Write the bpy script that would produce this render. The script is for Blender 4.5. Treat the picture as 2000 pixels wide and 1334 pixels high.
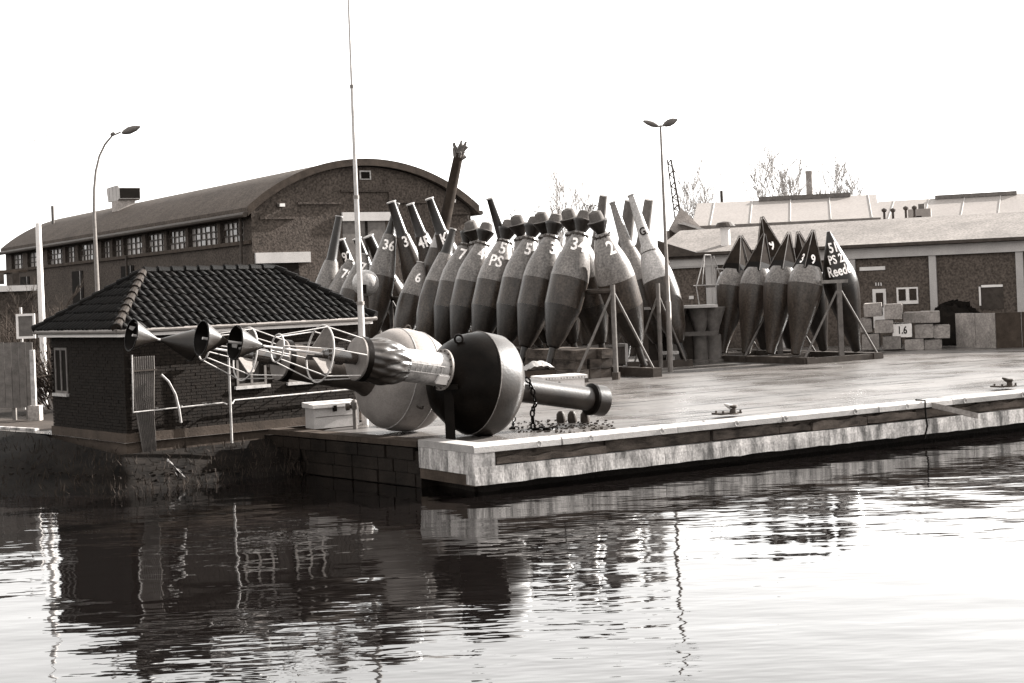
import bpy, bmesh, math, random
from mathutils import Vector, Matrix, Quaternion
random.seed(11)
R = math.radians
V = Vector
for o in list(bpy.data.objects):
    bpy.data.objects.remove(o)
scene = bpy.context.scene
COL = scene.collection

# ------------------------------------------------------------------ camera
FPX, ROLL, HZ, EYE = 3000.0, R(2.3), 100.0, 3.0
cd = bpy.data.cameras.new('camera')
cam = bpy.data.objects.new('camera', cd)
COL.objects.link(cam)
cd.sensor_width = 36.0
cd.lens = FPX / 2000 * 36.0
cd.clip_start, cd.clip_end = 0.5, 3000
cam.location = (0, 0, EYE)
cam.rotation_mode = 'QUATERNION'
cam.rotation_quaternion = Quaternion((1, 0, 0), R(90)) @ Quaternion((0, 0, 1), -ROLL)
cd.shift_y = -HZ * math.cos(ROLL) / 2000
cd.shift_x = HZ * math.sin(ROLL) / 2000
scene.camera = cam

# ------------------------------------------------------------------ light
SUN_AZ, SUN_EL = R(62), R(25)
w = bpy.data.worlds.new('World'); scene.world = w; w.use_nodes = True
nt = w.node_tree; nt.nodes.clear()
sky = nt.nodes.new('ShaderNodeTexSky'); sky.sky_type = 'NISHITA'
sky.sun_disc = False; sky.sun_elevation = SUN_EL; sky.sun_rotation = SUN_AZ
sky.dust_density = 4.0; sky.air_density = 1.2
bw = nt.nodes.new('ShaderNodeRGBToBW')
pw = nt.nodes.new('ShaderNodeMath'); pw.operation = 'POWER'; pw.inputs[1].default_value = 0.35
mu = nt.nodes.new('ShaderNodeMath'); mu.operation = 'MULTIPLY'; mu.inputs[1].default_value = 6.0
cb = nt.nodes.new('ShaderNodeCombineColor')
m2 = nt.nodes.new('ShaderNodeMath'); m2.operation = 'MULTIPLY'; m2.inputs[1].default_value = 0.985
m3 = nt.nodes.new('ShaderNodeMath'); m3.operation = 'MULTIPLY'; m3.inputs[1].default_value = 0.965
bg = nt.nodes.new('ShaderNodeBackground'); bg.inputs['Strength'].default_value = 0.05
wo = nt.nodes.new('ShaderNodeOutputWorld')
L = nt.links.new
L(sky.outputs[0], bw.inputs[0]); L(bw.outputs[0], pw.inputs[0]); L(pw.outputs[0], mu.inputs[0])
L(mu.outputs[0], m2.inputs[0]); L(mu.outputs[0], m3.inputs[0])
L(mu.outputs[0], cb.inputs[0]); L(m2.outputs[0], cb.inputs[1]); L(m3.outputs[0], cb.inputs[2])
L(cb.outputs[0], bg.inputs[0]); L(bg.outputs[0], wo.inputs[0])

sd = bpy.data.lights.new('sun', 'SUN'); sd.energy = 5.0; sd.angle = R(0.5); sd.color = (1, 0.97, 0.93)
sun = bpy.data.objects.new('sun', sd); COL.objects.link(sun)
SDIR = V((math.sin(SUN_AZ) * math.cos(SUN_EL), math.cos(SUN_AZ) * math.cos(SUN_EL), math.sin(SUN_EL)))
sun.rotation_mode = 'QUATERNION'; sun.rotation_quaternion = SDIR.to_track_quat('Z', 'Y')
sun.location = SDIR * 60
vs = scene.view_settings
vs.view_transform = 'Standard'; vs.look = 'None'; vs.gamma = 1.0; vs.exposure = 2.6; vs.use_curve_mapping = False

# ------------------------------------------------------------------ helpers
def uv(px, py):
    c, s = math.cos(ROLL), math.sin(ROLL)
    x, y = px - 1000, py - 667
    return x * c - y * s, x * s + y * c + HZ          # v counted from the horizon, down
def Pd(px, py, d):
    u, v = uv(px, py)
    return V((u * d / FPX, d, EYE - v * d / FPX))
def Pz(px, py, z):
    u, v = uv(px, py)
    return Pd(px, py, (EYE - z) * FPX / v)

def tint(g, t=0.03):
    return (min(1, g * (1 + t)), g * (1 - t * .2), g * (1 - t), 1)

def mat(name, g, rough=.8, var=.25, scale=3.0, bump=0.0, bscale=20.0, metal=0.0, stretch=None, grain=0.12, spec=.07,
        rot=0.0, contrast=None, tin=None, gscale=None, rv=.1):
    """procedural grey: large mottling + fine grain + bump, in world space"""
    if tin is None: tin = .24 if g < .03 else .18 if g < .058 else .09 if g < .2 else .05
    m = bpy.data.materials.new(name); m.use_nodes = True
    n = m.node_tree; N = n.nodes; b = N['Principled BSDF']; K = n.links.new
    geo = N.new('ShaderNodeNewGeometry')
    mp = N.new('ShaderNodeMapping'); mp.inputs['Rotation'].default_value = (0, 0, rot)
    K(geo.outputs['Position'], mp.inputs['Vector'])
    mp2 = N.new('ShaderNodeMapping')
    mp2.inputs['Scale'].default_value = stretch or (1, 1, 1)
    K(mp.outputs[0], mp2.inputs['Vector'])
    n1 = N.new('ShaderNodeTexNoise'); n1.inputs['Scale'].default_value = scale; n1.inputs['Detail'].default_value = 6
    n1.inputs['Roughness'].default_value = .65
    K(mp2.outputs[0], n1.inputs['Vector'])
    n2 = N.new('ShaderNodeTexNoise'); n2.inputs['Scale'].default_value = gscale or bscale * 1.7; n2.inputs['Detail'].default_value = 2
    K(geo.outputs['Position'], n2.inputs['Vector'])
    r1 = N.new('ShaderNodeMapRange'); r1.inputs[1].default_value = .3; r1.inputs[2].default_value = .7
    r1.inputs[3].default_value = 1 - var; r1.inputs[4].default_value = 1 + var
    if contrast: r1.inputs[1].default_value, r1.inputs[2].default_value = contrast
    K(n1.outputs['Fac'], r1.inputs[0])
    r2 = N.new('ShaderNodeMapRange'); r2.inputs[1].default_value = .3; r2.inputs[2].default_value = .7
    r2.inputs[3].default_value = 1 - grain; r2.inputs[4].default_value = 1 + grain
    K(n2.outputs['Fac'], r2.inputs[0])
    oi = N.new('ShaderNodeObjectInfo')
    r3 = N.new('ShaderNodeMapRange'); r3.inputs[3].default_value = 1 - rv; r3.inputs[4].default_value = 1 + rv
    K(oi.outputs['Random'], r3.inputs[0])
    a = N.new('ShaderNodeMath'); a.operation = 'MULTIPLY'; K(r1.outputs[0], a.inputs[0]); K(r2.outputs[0], a.inputs[1])
    a2 = N.new('ShaderNodeMath'); a2.operation = 'MULTIPLY'; K(a.outputs[0], a2.inputs[0]); K(r3.outputs[0], a2.inputs[1])
    vm = N.new('ShaderNodeVectorMath'); vm.operation = 'SCALE'
    vm.inputs[0].default_value = tint(g, tin)[:3]
    K(a2.outputs[0], vm.inputs['Scale'])
    K(vm.outputs[0], b.inputs['Base Color'])
    b.inputs['Roughness'].default_value = rough
    b.inputs['Metallic'].default_value = metal
    b.inputs['Specular IOR Level'].default_value = spec
    if bump:
        nb = N.new('ShaderNodeTexNoise'); nb.inputs['Scale'].default_value = bscale; nb.inputs['Detail'].default_value = 4
        K(mp2.outputs[0], nb.inputs['Vector'])
        bp = N.new('ShaderNodeBump'); bp.inputs['Strength'].default_value = bump; bp.inputs['Distance'].default_value = .03
        K(nb.outputs['Fac'], bp.inputs['Height']); K(bp.outputs[0], b.inputs['Normal'])
    return m

QROT = -math.atan2(.513, .858)
M = {}
def deck_mat():
    m = mat('wet_concrete_deck', .06, .3, .3, .35, .2, 14, stretch=(.3, 1.2, 1), rot=QROT, spec=.3, grain=.2)
    n = m.node_tree; N = n.nodes; K = n.links.new; b = N['Principled BSDF']
    geo = N.new('ShaderNodeNewGeometry'); mp = N.new('ShaderNodeMapping'); mp.inputs['Rotation'].default_value = (0, 0, QROT)
    K(geo.outputs['Position'], mp.inputs['Vector'])
    mp2 = N.new('ShaderNodeMapping'); mp2.inputs['Scale'].default_value = (.16, 2.2, 1); K(mp.outputs[0], mp2.inputs['Vector'])
    t = N.new('ShaderNodeTexNoise'); t.inputs['Scale'].default_value = 1.0; t.inputs['Detail'].default_value = 5; t.inputs['Roughness'].default_value = .7
    K(mp2.outputs[0], t.inputs['Vector'])
    r = N.new('ShaderNodeMapRange'); r.inputs[1].default_value = .565; r.inputs[2].default_value = .62; r.inputs[3].default_value = 1.0; r.inputs[4].default_value = .22
    K(t.outputs['Fac'], r.inputs[0])
    mp3 = N.new('ShaderNodeMapping'); mp3.inputs['Scale'].default_value = (.3, 5.5, 1); K(mp.outputs[0], mp3.inputs['Vector'])
    t3 = N.new('ShaderNodeTexNoise'); t3.inputs['Scale'].default_value = 1.0; t3.inputs['Detail'].default_value = 3; K(mp3.outputs[0], t3.inputs['Vector'])
    r3_ = N.new('ShaderNodeMapRange'); r3_.inputs[1].default_value = .60; r3_.inputs[2].default_value = .66; r3_.inputs[3].default_value = 1.0; r3_.inputs[4].default_value = .25
    K(t3.outputs['Fac'], r3_.inputs[0]); mm = N.new('ShaderNodeMath'); mm.operation = 'MULTIPLY'; K(r.outputs[0], mm.inputs[0]); K(r3_.outputs[0], mm.inputs[1]); r = mm
    src = b.inputs['Base Color'].links[0].from_socket
    vm = N.new('ShaderNodeVectorMath'); vm.operation = 'SCALE'; K(src, vm.inputs[0]); K(r.outputs[0], vm.inputs['Scale']); K(vm.outputs[0], b.inputs['Base Color'])
    sp_ = N.new('ShaderNodeMath'); sp_.operation = 'MULTIPLY'; sp_.inputs[1].default_value = .3; K(r.outputs[0], sp_.inputs[0]); K(sp_.outputs[0], b.inputs['Specular IOR Level'])
    t2 = N.new('ShaderNodeTexNoise'); t2.inputs['Scale'].default_value = .5; t2.inputs['Detail'].default_value = 4; K(mp.outputs[0], t2.inputs['Vector'])
    r2 = N.new('ShaderNodeMapRange'); r2.inputs[1].default_value = .35; r2.inputs[2].default_value = .65; r2.inputs[3].default_value = .2; r2.inputs[4].default_value = .42
    K(t2.outputs['Fac'], r2.inputs[0]); K(r2.outputs[0], b.inputs['Roughness'])
    return m
M['deck'] = deck_mat()
M['kerb'] = mat('kerb_concrete', 0.23, .7, .2, 2.5, .2, 30, rv=.25)
M['conc'] = mat('stained_concrete', 0.2, .8, .7, 2.6, .3, 25, stretch=(1.3, 1.3, .3), contrast=(.36, .6), grain=.25, gscale=20)
M['concd'] = mat('dark_concrete', 0.028, .85, .4, 2.0, .3, 20)
M['block'] = mat('block_concrete', 0.17, .85, .3, 2.5, .4, 30, grain=0.25, gscale=14, rv=.25)
M['blockw'] = mat('white_painted_block', 0.55, .8, .12, 3.0, .2, 30)
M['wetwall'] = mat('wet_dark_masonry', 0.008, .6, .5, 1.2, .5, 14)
M['timber'] = mat('fender_timber', 0.04, .85, .6, 2.0, .5, 20, stretch=(1, 1, 2.5), contrast=(.35, .62), rv=.25)
M['brickh'] = mat('hall_brick', 0.037, .9, .18, .5, .5, 9, grain=0.5, gscale=9)
M['brickl'] = mat('low_building_brick', 0.055, .9, .15, .6, .4, 10, grain=0.45, gscale=11)
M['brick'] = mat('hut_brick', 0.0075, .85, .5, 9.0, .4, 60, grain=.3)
M['mortar'] = mat('mortar', 0.009, .9, .3, 4.0)
M['roofh'] = mat('hall_roofing_felt', 0.045, .9, .2, .7, .3, 6, grain=0.4, gscale=8)
M['rooflow'] = mat('low_roof_felt', 0.12, .85, .25, .5, .3, 8, stretch=(1, 1, 1), grain=0.3, gscale=10)
M['roofwhite'] = mat('white_metal_roof', 0.15, .5, .08, .4, .1, 5)
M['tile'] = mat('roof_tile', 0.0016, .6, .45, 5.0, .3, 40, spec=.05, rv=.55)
M['hiptile'] = mat('hip_tile', 0.012, .7, .5, 8.0, .4, 40)
M['white'] = mat('white_paint', 0.45, .55, .1, 2.0, .05, 30)
M['offwhite'] = mat('aged_white_paint', 0.3, .6, .2, 3.0, .1, 30)
M['lintel'] = mat('pale_concrete', 0.27, .8, .12, 1.0, .1, 20)
M['galv'] = mat('galvanised_steel', 0.12, .5, .2, 6.0, .05, 30, metal=.3)
M['rail'] = mat('weathered_pipe_paint', 0.24, .6, .35, 8.0, .1, 30)
M['steel'] = mat('grey_steel', 0.08, .55, .3, 5.0, .1, 30)
M['steeld'] = mat('dark_steel', 0.03, .55, .35, 4.0, .15, 30)
M['black'] = mat('black_paint', 0.003, .35, .4, 3.0, .08, 25, spec=.03)
M['blackm'] = mat('matt_black_paint', 0.008, .3, .4, 3.0, .1, 25, spec=.22, grain=0.4, gscale=14)
M['rubber'] = mat('black_canvas', 0.015, .34, .3, 5.0, .1, 25, spec=.3)
M['cone'] = mat('cone_paint', 0.01, .38, .3, 4.0, .1, 20, spec=.25)
M['pyr'] = mat('matt_topmark_paint', .012, .9, .4, 3.0, .1, 25, spec=.03)
M['grass'] = mat('dry_dark_grass', .016, .9, .4, 3.0)
M['cap'] = mat('topmark_cap_paint', .07, .8, .3, 3.0, .1, 25, grain=.3)
M['pole'] = mat('flagpole_paint', .26, .6, .2, 3.0, .05, 25)
M['yard'] = mat('yard_earth', 0.01, .95, .4, 1.0, .4, 10)
M['silver'] = mat('silver_paint', 0.2, .45, .4, 4.0, .12, 25, contrast=(.35, .62), metal=.2, spec=.4)
M['bw_white'] = mat('buoy_pale_paint', .14, .5, .24, 1.6, .1, 20, grain=.12, gscale=30)
M['up'] = mat('buoy_upper_paint', 0.095, .3, 0.28, 3.0, .12, 30, spec=.22, grain=0.4, gscale=15, stretch=(1.4, 1.4, .3))
M['mid'] = mat('buoy_band_paint', 0.021, .3, 0.4, 3.0, .12, 30, spec=.22, grain=0.45, gscale=15, stretch=(1.4, 1.4, .3))
M['low'] = mat('buoy_fouled_paint', 0.009, .3, 0.5, 3.0, .3, 30, spec=.22, grain=0.5, gscale=14, stretch=(1.4, 1.4, .3))
M['gbuoy'] = mat('pale_grey_buoy', 0.22, .3, 0.22, 3.0, .1, 30, spec=.22, grain=0.3, gscale=15, stretch=(1.4, 1.4, .3))
M['num'] = mat('white_lettering', .5, .8, .5, 9.0, contrast=(.3, .5), grain=.3, gscale=25)
M['numd'] = mat('black_lettering', 0.008, .7, .1, 6.0)
M['glass'] = mat('window_glass', 0.02, .12, .2, 2.0, 0, spec=.8)
M['paleglass'] = mat('pale_window_glass', 0.15, .3, .35, 1.5, 0, spec=.6)
M['dark'] = mat('dark_interior', 0.005, .9, .3, 2.0)
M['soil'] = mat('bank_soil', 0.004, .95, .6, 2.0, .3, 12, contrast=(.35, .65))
M['gravel'] = mat('gravel_path', 0.03, .9, .3, 3.0, .4, 25)
M['stone'] = mat('bank_stone', 0.008, .9, .5, 3.0, .5, 25)
M['bark'] = mat('winter_bark', 0.05, .9, .3, 4.0)
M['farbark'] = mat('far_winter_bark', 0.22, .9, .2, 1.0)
M['shrub'] = mat('winter_shrub', 0.02, .9, .3, 4.0)
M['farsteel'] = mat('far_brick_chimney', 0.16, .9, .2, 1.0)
M['tarp'] = mat('tarpaulin', 0.22, .7, .25, 4.0, .2, 20)
M['box'] = mat('box_cream_paint', 0.28, .6, .12, 4.0, .1, 30)
M['corr'] = mat('corrugated_plastic', 0.07, .5, .2, 6.0, .1, 40)

# water
m = bpy.data.materials.new('harbour_water'); m.use_nodes = True
n = m.node_tree; N = n.nodes; b = N['Principled BSDF']; K = n.links.new
b.inputs['Base Color'].default_value = (.003, .0024, .0022, 1)
b.inputs['Roughness'].default_value = .02
b.inputs['IOR'].default_value = 1.36
geo = N.new('ShaderNodeNewGeometry')
def wn(scale, st, rot, detail):
    a = N.new('ShaderNodeMapping'); a.inputs['Scale'].default_value = st; a.inputs['Rotation'].default_value = (0, 0, rot)
    K(geo.outputs['Position'], a.inputs['Vector'])
    t = N.new('ShaderNodeTexNoise'); t.inputs['Scale'].default_value = scale; t.inputs['Detail'].default_value = detail
    t.inputs['Roughness'].default_value = .45
    K(a.outputs[0], t.inputs['Vector']); return t
t1 = wn(.6, (1, 1.6, 1), R(8), 1.5)
t2 = wn(2.9, (.7, 1.8, 1), R(-6), 1.5)
t3 = wn(.10, (1, 1, 1), 0, 2)          # patches of breeze
pr = N.new('ShaderNodeMapRange'); pr.inputs[1].default_value = .38; pr.inputs[2].default_value = .62
pr.inputs[3].default_value = .3; pr.inputs[4].default_value = 1.0
K(t3.outputs['Fac'], pr.inputs[0])
q = N.new('ShaderNodeMath'); q.operation = 'MULTIPLY'; K(t2.outputs['Fac'], q.inputs[0]); K(pr.outputs[0], q.inputs[1])
q2 = N.new('ShaderNodeMath'); q2.operation = 'MULTIPLY'; q2.inputs[1].default_value = .27; K(q.outputs[0], q2.inputs[0])
q3 = N.new('ShaderNodeMath'); q3.operation = 'ADD'; K(t1.outputs['Fac'], q3.inputs[0]); K(q2.outputs[0], q3.inputs[1])
bp = N.new('ShaderNodeBump'); bp.inputs['Strength'].default_value = 1.0; bp.inputs['Distance'].default_value = .026
K(q3.outputs[0], bp.inputs['Height']); K(bp.outputs[0], b.inputs['Normal'])
M['water'] = m

WM = {}
def frame(o, T, Rm=0):
    """o: origin, T: x axis dir (2D)"""
    x = V((T[0], T[1], 0)).normalized(); y = V((-x.y, x.x, 0))
    return Matrix(((x.x, y.x, 0, o[0]), (x.y, y.y, 0, o[1]), (0, 0, 1, o[2]), (0, 0, 0, 1)))

class MB:
    def __init__(s): s.v = []; s.f = []
    def add(s, vs, fs):
        k = len(s.v); s.v += [V(p) for p in vs]; s.f += [tuple(i + k for i in f) for f in fs]; return s
    def obox(s, o, a, b, c):
        o, a, b, c = V(o), V(a), V(b), V(c)
        p = [o, o + a, o + a + b, o + b]; p += [q + c for q in p]
        fs = [(0, 3, 2, 1), (4, 5, 6, 7), (0, 1, 5, 4), (1, 2, 6, 5), (2, 3, 7, 6), (3, 0, 4, 7)]
        if a.cross(b).dot(c) < 0: fs = [f[::-1] for f in fs]
        return s.add(p, fs)
    def box(s, x0, x1, y0, y1, z0, z1, F=None):
        F = F or Matrix()
        o = F @ V((x0, y0, z0)); R3 = F.to_3x3()
        return s.obox(o, R3 @ V((x1 - x0, 0, 0)), R3 @ V((0, y1 - y0, 0)), R3 @ V((0, 0, z1 - z0)))
    def prism(s, poly, vec):
        vec = V(vec); k = len(poly); p = [V(q) for q in poly]
        nrm = V((0, 0, 0))
        for i in range(k): nrm += p[i].cross(p[(i + 1) % k])
        fs = [tuple(range(k))[::-1], tuple(range(k, 2 * k))] + [(i, (i + 1) % k, (i + 1) % k + k, i + k) for i in range(k)]
        if nrm.dot(vec) < 0: fs = [f[::-1] for f in fs]
        return s.add(p + [q + vec for q in p], fs)
    def tube(s, p0, p1, r0, r1=None, n=10, caps=True):
        return s.pipe([p0, p1], [r0, r0 if r1 is None else r1], n, caps)
    def pipe(s, pts, rs, n=8, caps=True):
        pts = [V(p) for p in pts]
        if not isinstance(rs, (list, tuple)): rs = [rs] * len(pts)
        vs = []; up = None
        for i, p in enumerate(pts):
            t = (pts[min(i + 1, len(pts) - 1)] - pts[max(i - 1, 0)]).normalized()
            if up is None: up = t.orthogonal().normalized()
            up = (up - t * up.dot(t)).normalized(); sd_ = t.cross(up)
            vs += [p + (up * math.cos(2 * math.pi * j / n) + sd_ * math.sin(2 * math.pi * j / n)) * rs[i] for j in range(n)]
        fs = [(i * n + j, i * n + (j + 1) % n, (i + 1) * n + (j + 1) % n, (i + 1) * n + j) for i in range(len(pts) - 1) for j in range(n)]
        if caps: fs += [tuple(range(n))[::-1], tuple(range((len(pts) - 1) * n, len(pts) * n))]
        return s.add(vs, fs)
    def lathe(s, prof, F=None, n=28, caps=True):
        """prof [(z, r)] about the z axis of F"""
        F = F or Matrix(); vs = []
        for z, r in prof:
            r = max(r, .001)
            vs += [F @ V((r * math.cos(2 * math.pi * j / n), r * math.sin(2 * math.pi * j / n), z)) for j in range(n)]
        k = len(prof)
        fs = [(i * n + j, i * n + (j + 1) % n, (i + 1) * n + (j + 1) % n, (i + 1) * n + j) for i in range(k - 1) for j in range(n)]
        if caps: fs += [tuple(range(n))[::-1], tuple(range((k - 1) * n, k * n))]
        return s.add(vs, fs)
    def ring(s, F, rad, r, n=28, m=6, a0=0, a1=2 * math.pi):
        """torus about the z axis of F"""
        full = abs(a1 - a0 - 2 * math.pi) < 1e-6; k = n if full else n + 1; vs = []
        for i in range(k):
            a = a0 + (a1 - a0) * i / n
            for j in range(m):
                t = 2 * math.pi * j / m; q = rad + r * math.cos(t)
                vs.append(F @ V((q * math.cos(a), q * math.sin(a), r * math.sin(t))))
        fs = [(i * m + j, ((i + 1) % k) * m + j, ((i + 1) % k) * m + (j + 1) % m, i * m + (j + 1) % m) for i in range(n) for j in range(m)]
        return s.add(vs, fs)
    def build(s, name, material, parent=None, smooth=False, angle=35):
        me = bpy.data.meshes.new(name)
        W = WM.get(parent.name) if parent else None
        vs = [W @ p for p in s.v] if W else s.v
        me.from_pydata([tuple(p) for p in vs], [], s.f); me.update()
        if smooth:
            me.polygons.foreach_set('use_smooth', [True] * len(me.polygons)); me.set_sharp_from_angle(angle=R(angle))
        me.materials.append(M[material] if isinstance(material, str) else material)
        o = bpy.data.objects.new(name, me); COL.objects.link(o)
        if parent:
            o.parent = parent
            if W: WM[o.name] = W
        return o

def tag(o, label=None, cat=None, group=None, kind=None):
    if label: o['label'] = label
    if cat: o['category'] = cat
    if group: o['group'] = group
    if kind: o['kind'] = kind
    return o
def thing(name, label, cat, loc, group=None, local=None):
    """an Empty at the thing's base. Parts are given in world space, or in local space when a matrix is passed"""
    o = bpy.data.objects.new(name, None); COL.objects.link(o); o.empty_display_size = .2
    tag(o, label, cat, group)
    if local is not None:
        o.matrix_world = local; WM[o.name] = Matrix()
    else:
        o.location = loc; WM[o.name] = Matrix.Translation(-V(loc))
    return o
def axisM(p, d, up=V((0, 0, 1))):
    d = V(d).normalized(); q = V((0, 0, 1)).rotation_difference(d)
    return Matrix.Translation(V(p)) @ q.to_matrix().to_4x4()

TXT = {}
def text_mesh(s, bold=.022):
    if s in TXT: return TXT[s]
    c = bpy.data.curves.new('t', 'FONT'); c.body = s; c.size = 1.0; c.align_x = 'CENTER'; c.align_y = 'CENTER'
    c.offset = bold; c.resolution_u = 3
    o = bpy.data.objects.new('t', c); COL.objects.link(o)
    dg = bpy.context.evaluated_depsgraph_get()
    me = bpy.data.meshes.new_from_object(o.evaluated_get(dg))
    bm = bmesh.new(); bm.from_mesh(me)
    bmesh.ops.triangulate(bm, faces=bm.faces)
    bmesh.ops.subdivide_edges(bm, edges=[e for e in bm.edges if e.calc_length() > .25], cuts=2)
    out = ([v.co.copy() for v in bm.verts], [tuple(v.index for v in f.verts) for f in bm.faces])
    bm.free(); bpy.data.objects.remove(o); bpy.data.curves.remove(c); bpy.data.meshes.remove(me)
    TXT[s] = out
    return out
def prof_r(prof, z):
    for (z0, r0), (z1, r1) in zip(prof, prof[1:]):
        if z0 <= z <= z1 and z1 > z0: return r0 + (r1 - r0) * (z - z0) / (z1 - z0)
    return prof[-1][1]
def wrap_text(s, size, z, phi, prof, parent, material='num', squeeze=.85, skew=0):
    vs, fs = text_mesh(s); mb = MB(); out = []
    for p in vs:
        zz = z + p.y * size; r = prof_r(prof, zz) + .012; x = p.x * size * squeeze + skew * p.y * size
        a = phi + x / max(r, .12)
        out.append(V((r * math.cos(a), r * math.sin(a), zz)))
    mb.add(out, fs)
    return mb.build('number', material, parent)
def flat_text(s, size, F, parent, material, name='number', squeeze=1):
    """F: x right, y up, z out"""
    vs, fs = text_mesh(s); mb = MB()
    mb.add([F @ V((p.x * size * squeeze, p.y * size, 0)) for p in vs], fs)
    return mb.build(name, material, parent)

DZ = -.06
WZ = -1.0
# ------------------------------------------------------------------ setting: quay, land, water
QD, QN = V((.858, .513, 0)), V((.513, -.858, 0))
C = V((-.83, 29.9, 0))
E1 = V((-2.02, 31.7, 0)); E2 = V((-4.69, 34.9, 0))
def Q(t, i, z): return C + QD * t - QN * i + V((0, 0, z))       # along, inward, height
HO = V((-8.71, 34.0, 0)); HR, HL = V((.78, .626, 0)), V((-.626, .78, 0))
def HU(a, b_, z): return HO + HR * a + HL * b_ + V((0, 0, z))

poly = [Q(.0, .45, DZ), Q(160, .45, DZ), V((150, 420, DZ)), V((-260, 420, DZ)), V((-260, 150, DZ)), V((-34, 56, DZ)), V((-15.5, 41.6, DZ)), HU(.1, 4.6, DZ),
        HU(.1, .1, DZ), HU(6.9, .1, DZ), E2 + V((0.1, .1, DZ)), E1 + V((.15, .1, DZ))]
mb = MB(); mb.add(poly, [tuple(range(len(poly)))])
tag(mb.build('quay_deck', 'deck'), kind='structure')
mb = MB(); mb.add([(-300, -60, WZ), (300, -60, WZ), (300, 140, WZ), (-300, 140, WZ)], [(0, 1, 2, 3)])
tag(mb.build('water', 'water'), kind='structure')

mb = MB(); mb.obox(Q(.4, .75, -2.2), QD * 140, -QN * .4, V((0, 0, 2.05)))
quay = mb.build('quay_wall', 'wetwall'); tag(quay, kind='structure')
rnd = random.Random(3)
t = 0.0; i = 0
while t < 46:
    ln = rnd.choice((2.4, 2.9, 3.2)); ln = 2.05 if i == 0 else ln
    a0, a1 = t + .006, t + ln - .006; j = rnd.uniform(-.012, .010); o_ = rnd.uniform(-.015, .012); a1 -= rnd.uniform(0, .02)
    pr_ = [Q(a0, o_, -.15), Q(a0, o_, -.035), Q(a0, o_ + .04, j), Q(a0, .52, j), Q(a0, .52, -.15)]
    MB().prism(pr_, QD * (a1 - a0)).build('kerb_stone', 'kerb', quay)
    t += ln; i += 1
t = .55
while t < 46:
    ln = rnd.uniform(.9, 3.0); d = rnd.uniform(-.02, .14)
    o = Q(t, d, -.435 + rnd.uniform(0, .06)); hh = rnd.uniform(.13, .25); k_ = 6; mb = MB()
    lo_ = [o + QD * ((ln - .03) * q_ / k_) + V((0, 0, rnd.uniform(-.012, .012))) for q_ in range(k_ + 1)]
    hi_ = [p_ + V((0, 0, hh + rnd.uniform(-.04, .03))) for p_ in reversed(lo_)]
    mb.prism(lo_ + hi_, -QN * .10)
    mb.build('fender_plank', 'timber', quay)
    t += ln
t = 0.0
while t < 46:
    ln = 4.6
    MB().obox(Q(t + .004, .012, -.56), QD * (ln - .008), -QN * .7, V((0, 0, .125))).build('concrete_beam', 'conc', quay)
    k_ = 16; lo_ = [Q(t + .004 + (ln - .008) * q_ / k_, .0, -.78 + (rnd.uniform(-.012, .02) if 0 < q_ < k_ else 0)) for q_ in range(k_ + 1)]
    MB().prism(lo_ + [Q(t + ln - .004, .0, -.565), Q(t + .004, .0, -.565)], -QN * .7).build('concrete_beam', 'conc', quay)
    t += ln
MB().obox(Q(.3, .2, -.45), QD * 140, -QN * .3, V((0, 0, .3))).build('recess_back', 'timber', quay)
# ring bolts on the kerb's edge
t = 1.5
while t < 34:
    mb = MB(); c = Q(t, -.012, -.085)
    mb.ring(axisM(c, QN), .045, .012, 10, 5); mb.tube(c + V((0, 0, .05)) - QN * .03, c + V((0, 0, .05)) + QN * .02, .02, n=6)
    mb.build('ring_bolt', 'rail', quay, True)
    t += rnd.uniform(1.2, 2.1)
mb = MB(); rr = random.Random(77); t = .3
while t < 7.6:                                           # low dark strip of uneven width along the kerb
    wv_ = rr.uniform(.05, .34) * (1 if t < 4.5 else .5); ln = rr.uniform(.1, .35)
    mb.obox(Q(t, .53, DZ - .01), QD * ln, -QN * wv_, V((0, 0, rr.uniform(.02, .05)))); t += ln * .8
tag(mb.build('kerb_strip', 'soil'), 'low dark strip of uneven width along the inner side of the kerb', 'silt', kind='stuff')
# end of the quay (faces left)
ed = (E1 - C).normalized(); en = V((-ed.y, ed.x, 0));
if en.x > 0: en = -en
LE = (E1 - C).length
MB().obox(C + V((0, 0, -.15)) + en * .004 + ed * .02, ed * (LE - .02), -en * .45, V((0, 0, .148))).build('kerb_stone', 'kerb', quay)
MB().obox(C + V((0, 0, -.58)) + ed * .02, ed * (LE - .02), -en * .5, V((0, 0, .425))).build('concrete_beam', 'conc', quay)
MB().obox(C + V((0, 0, -.80)) + ed * .03 - en * .02, ed * (LE - .03), -en * .5, V((0, 0, .215))).build('concrete_beam', 'concd', quay)
MB().obox(C + ed * .5 - en * .5 + V((0, 0, -2.2)), ed * LE, -en * .4, V((0, 0, 1.4))).build('recess_back', 'wetwall', quay)
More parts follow.
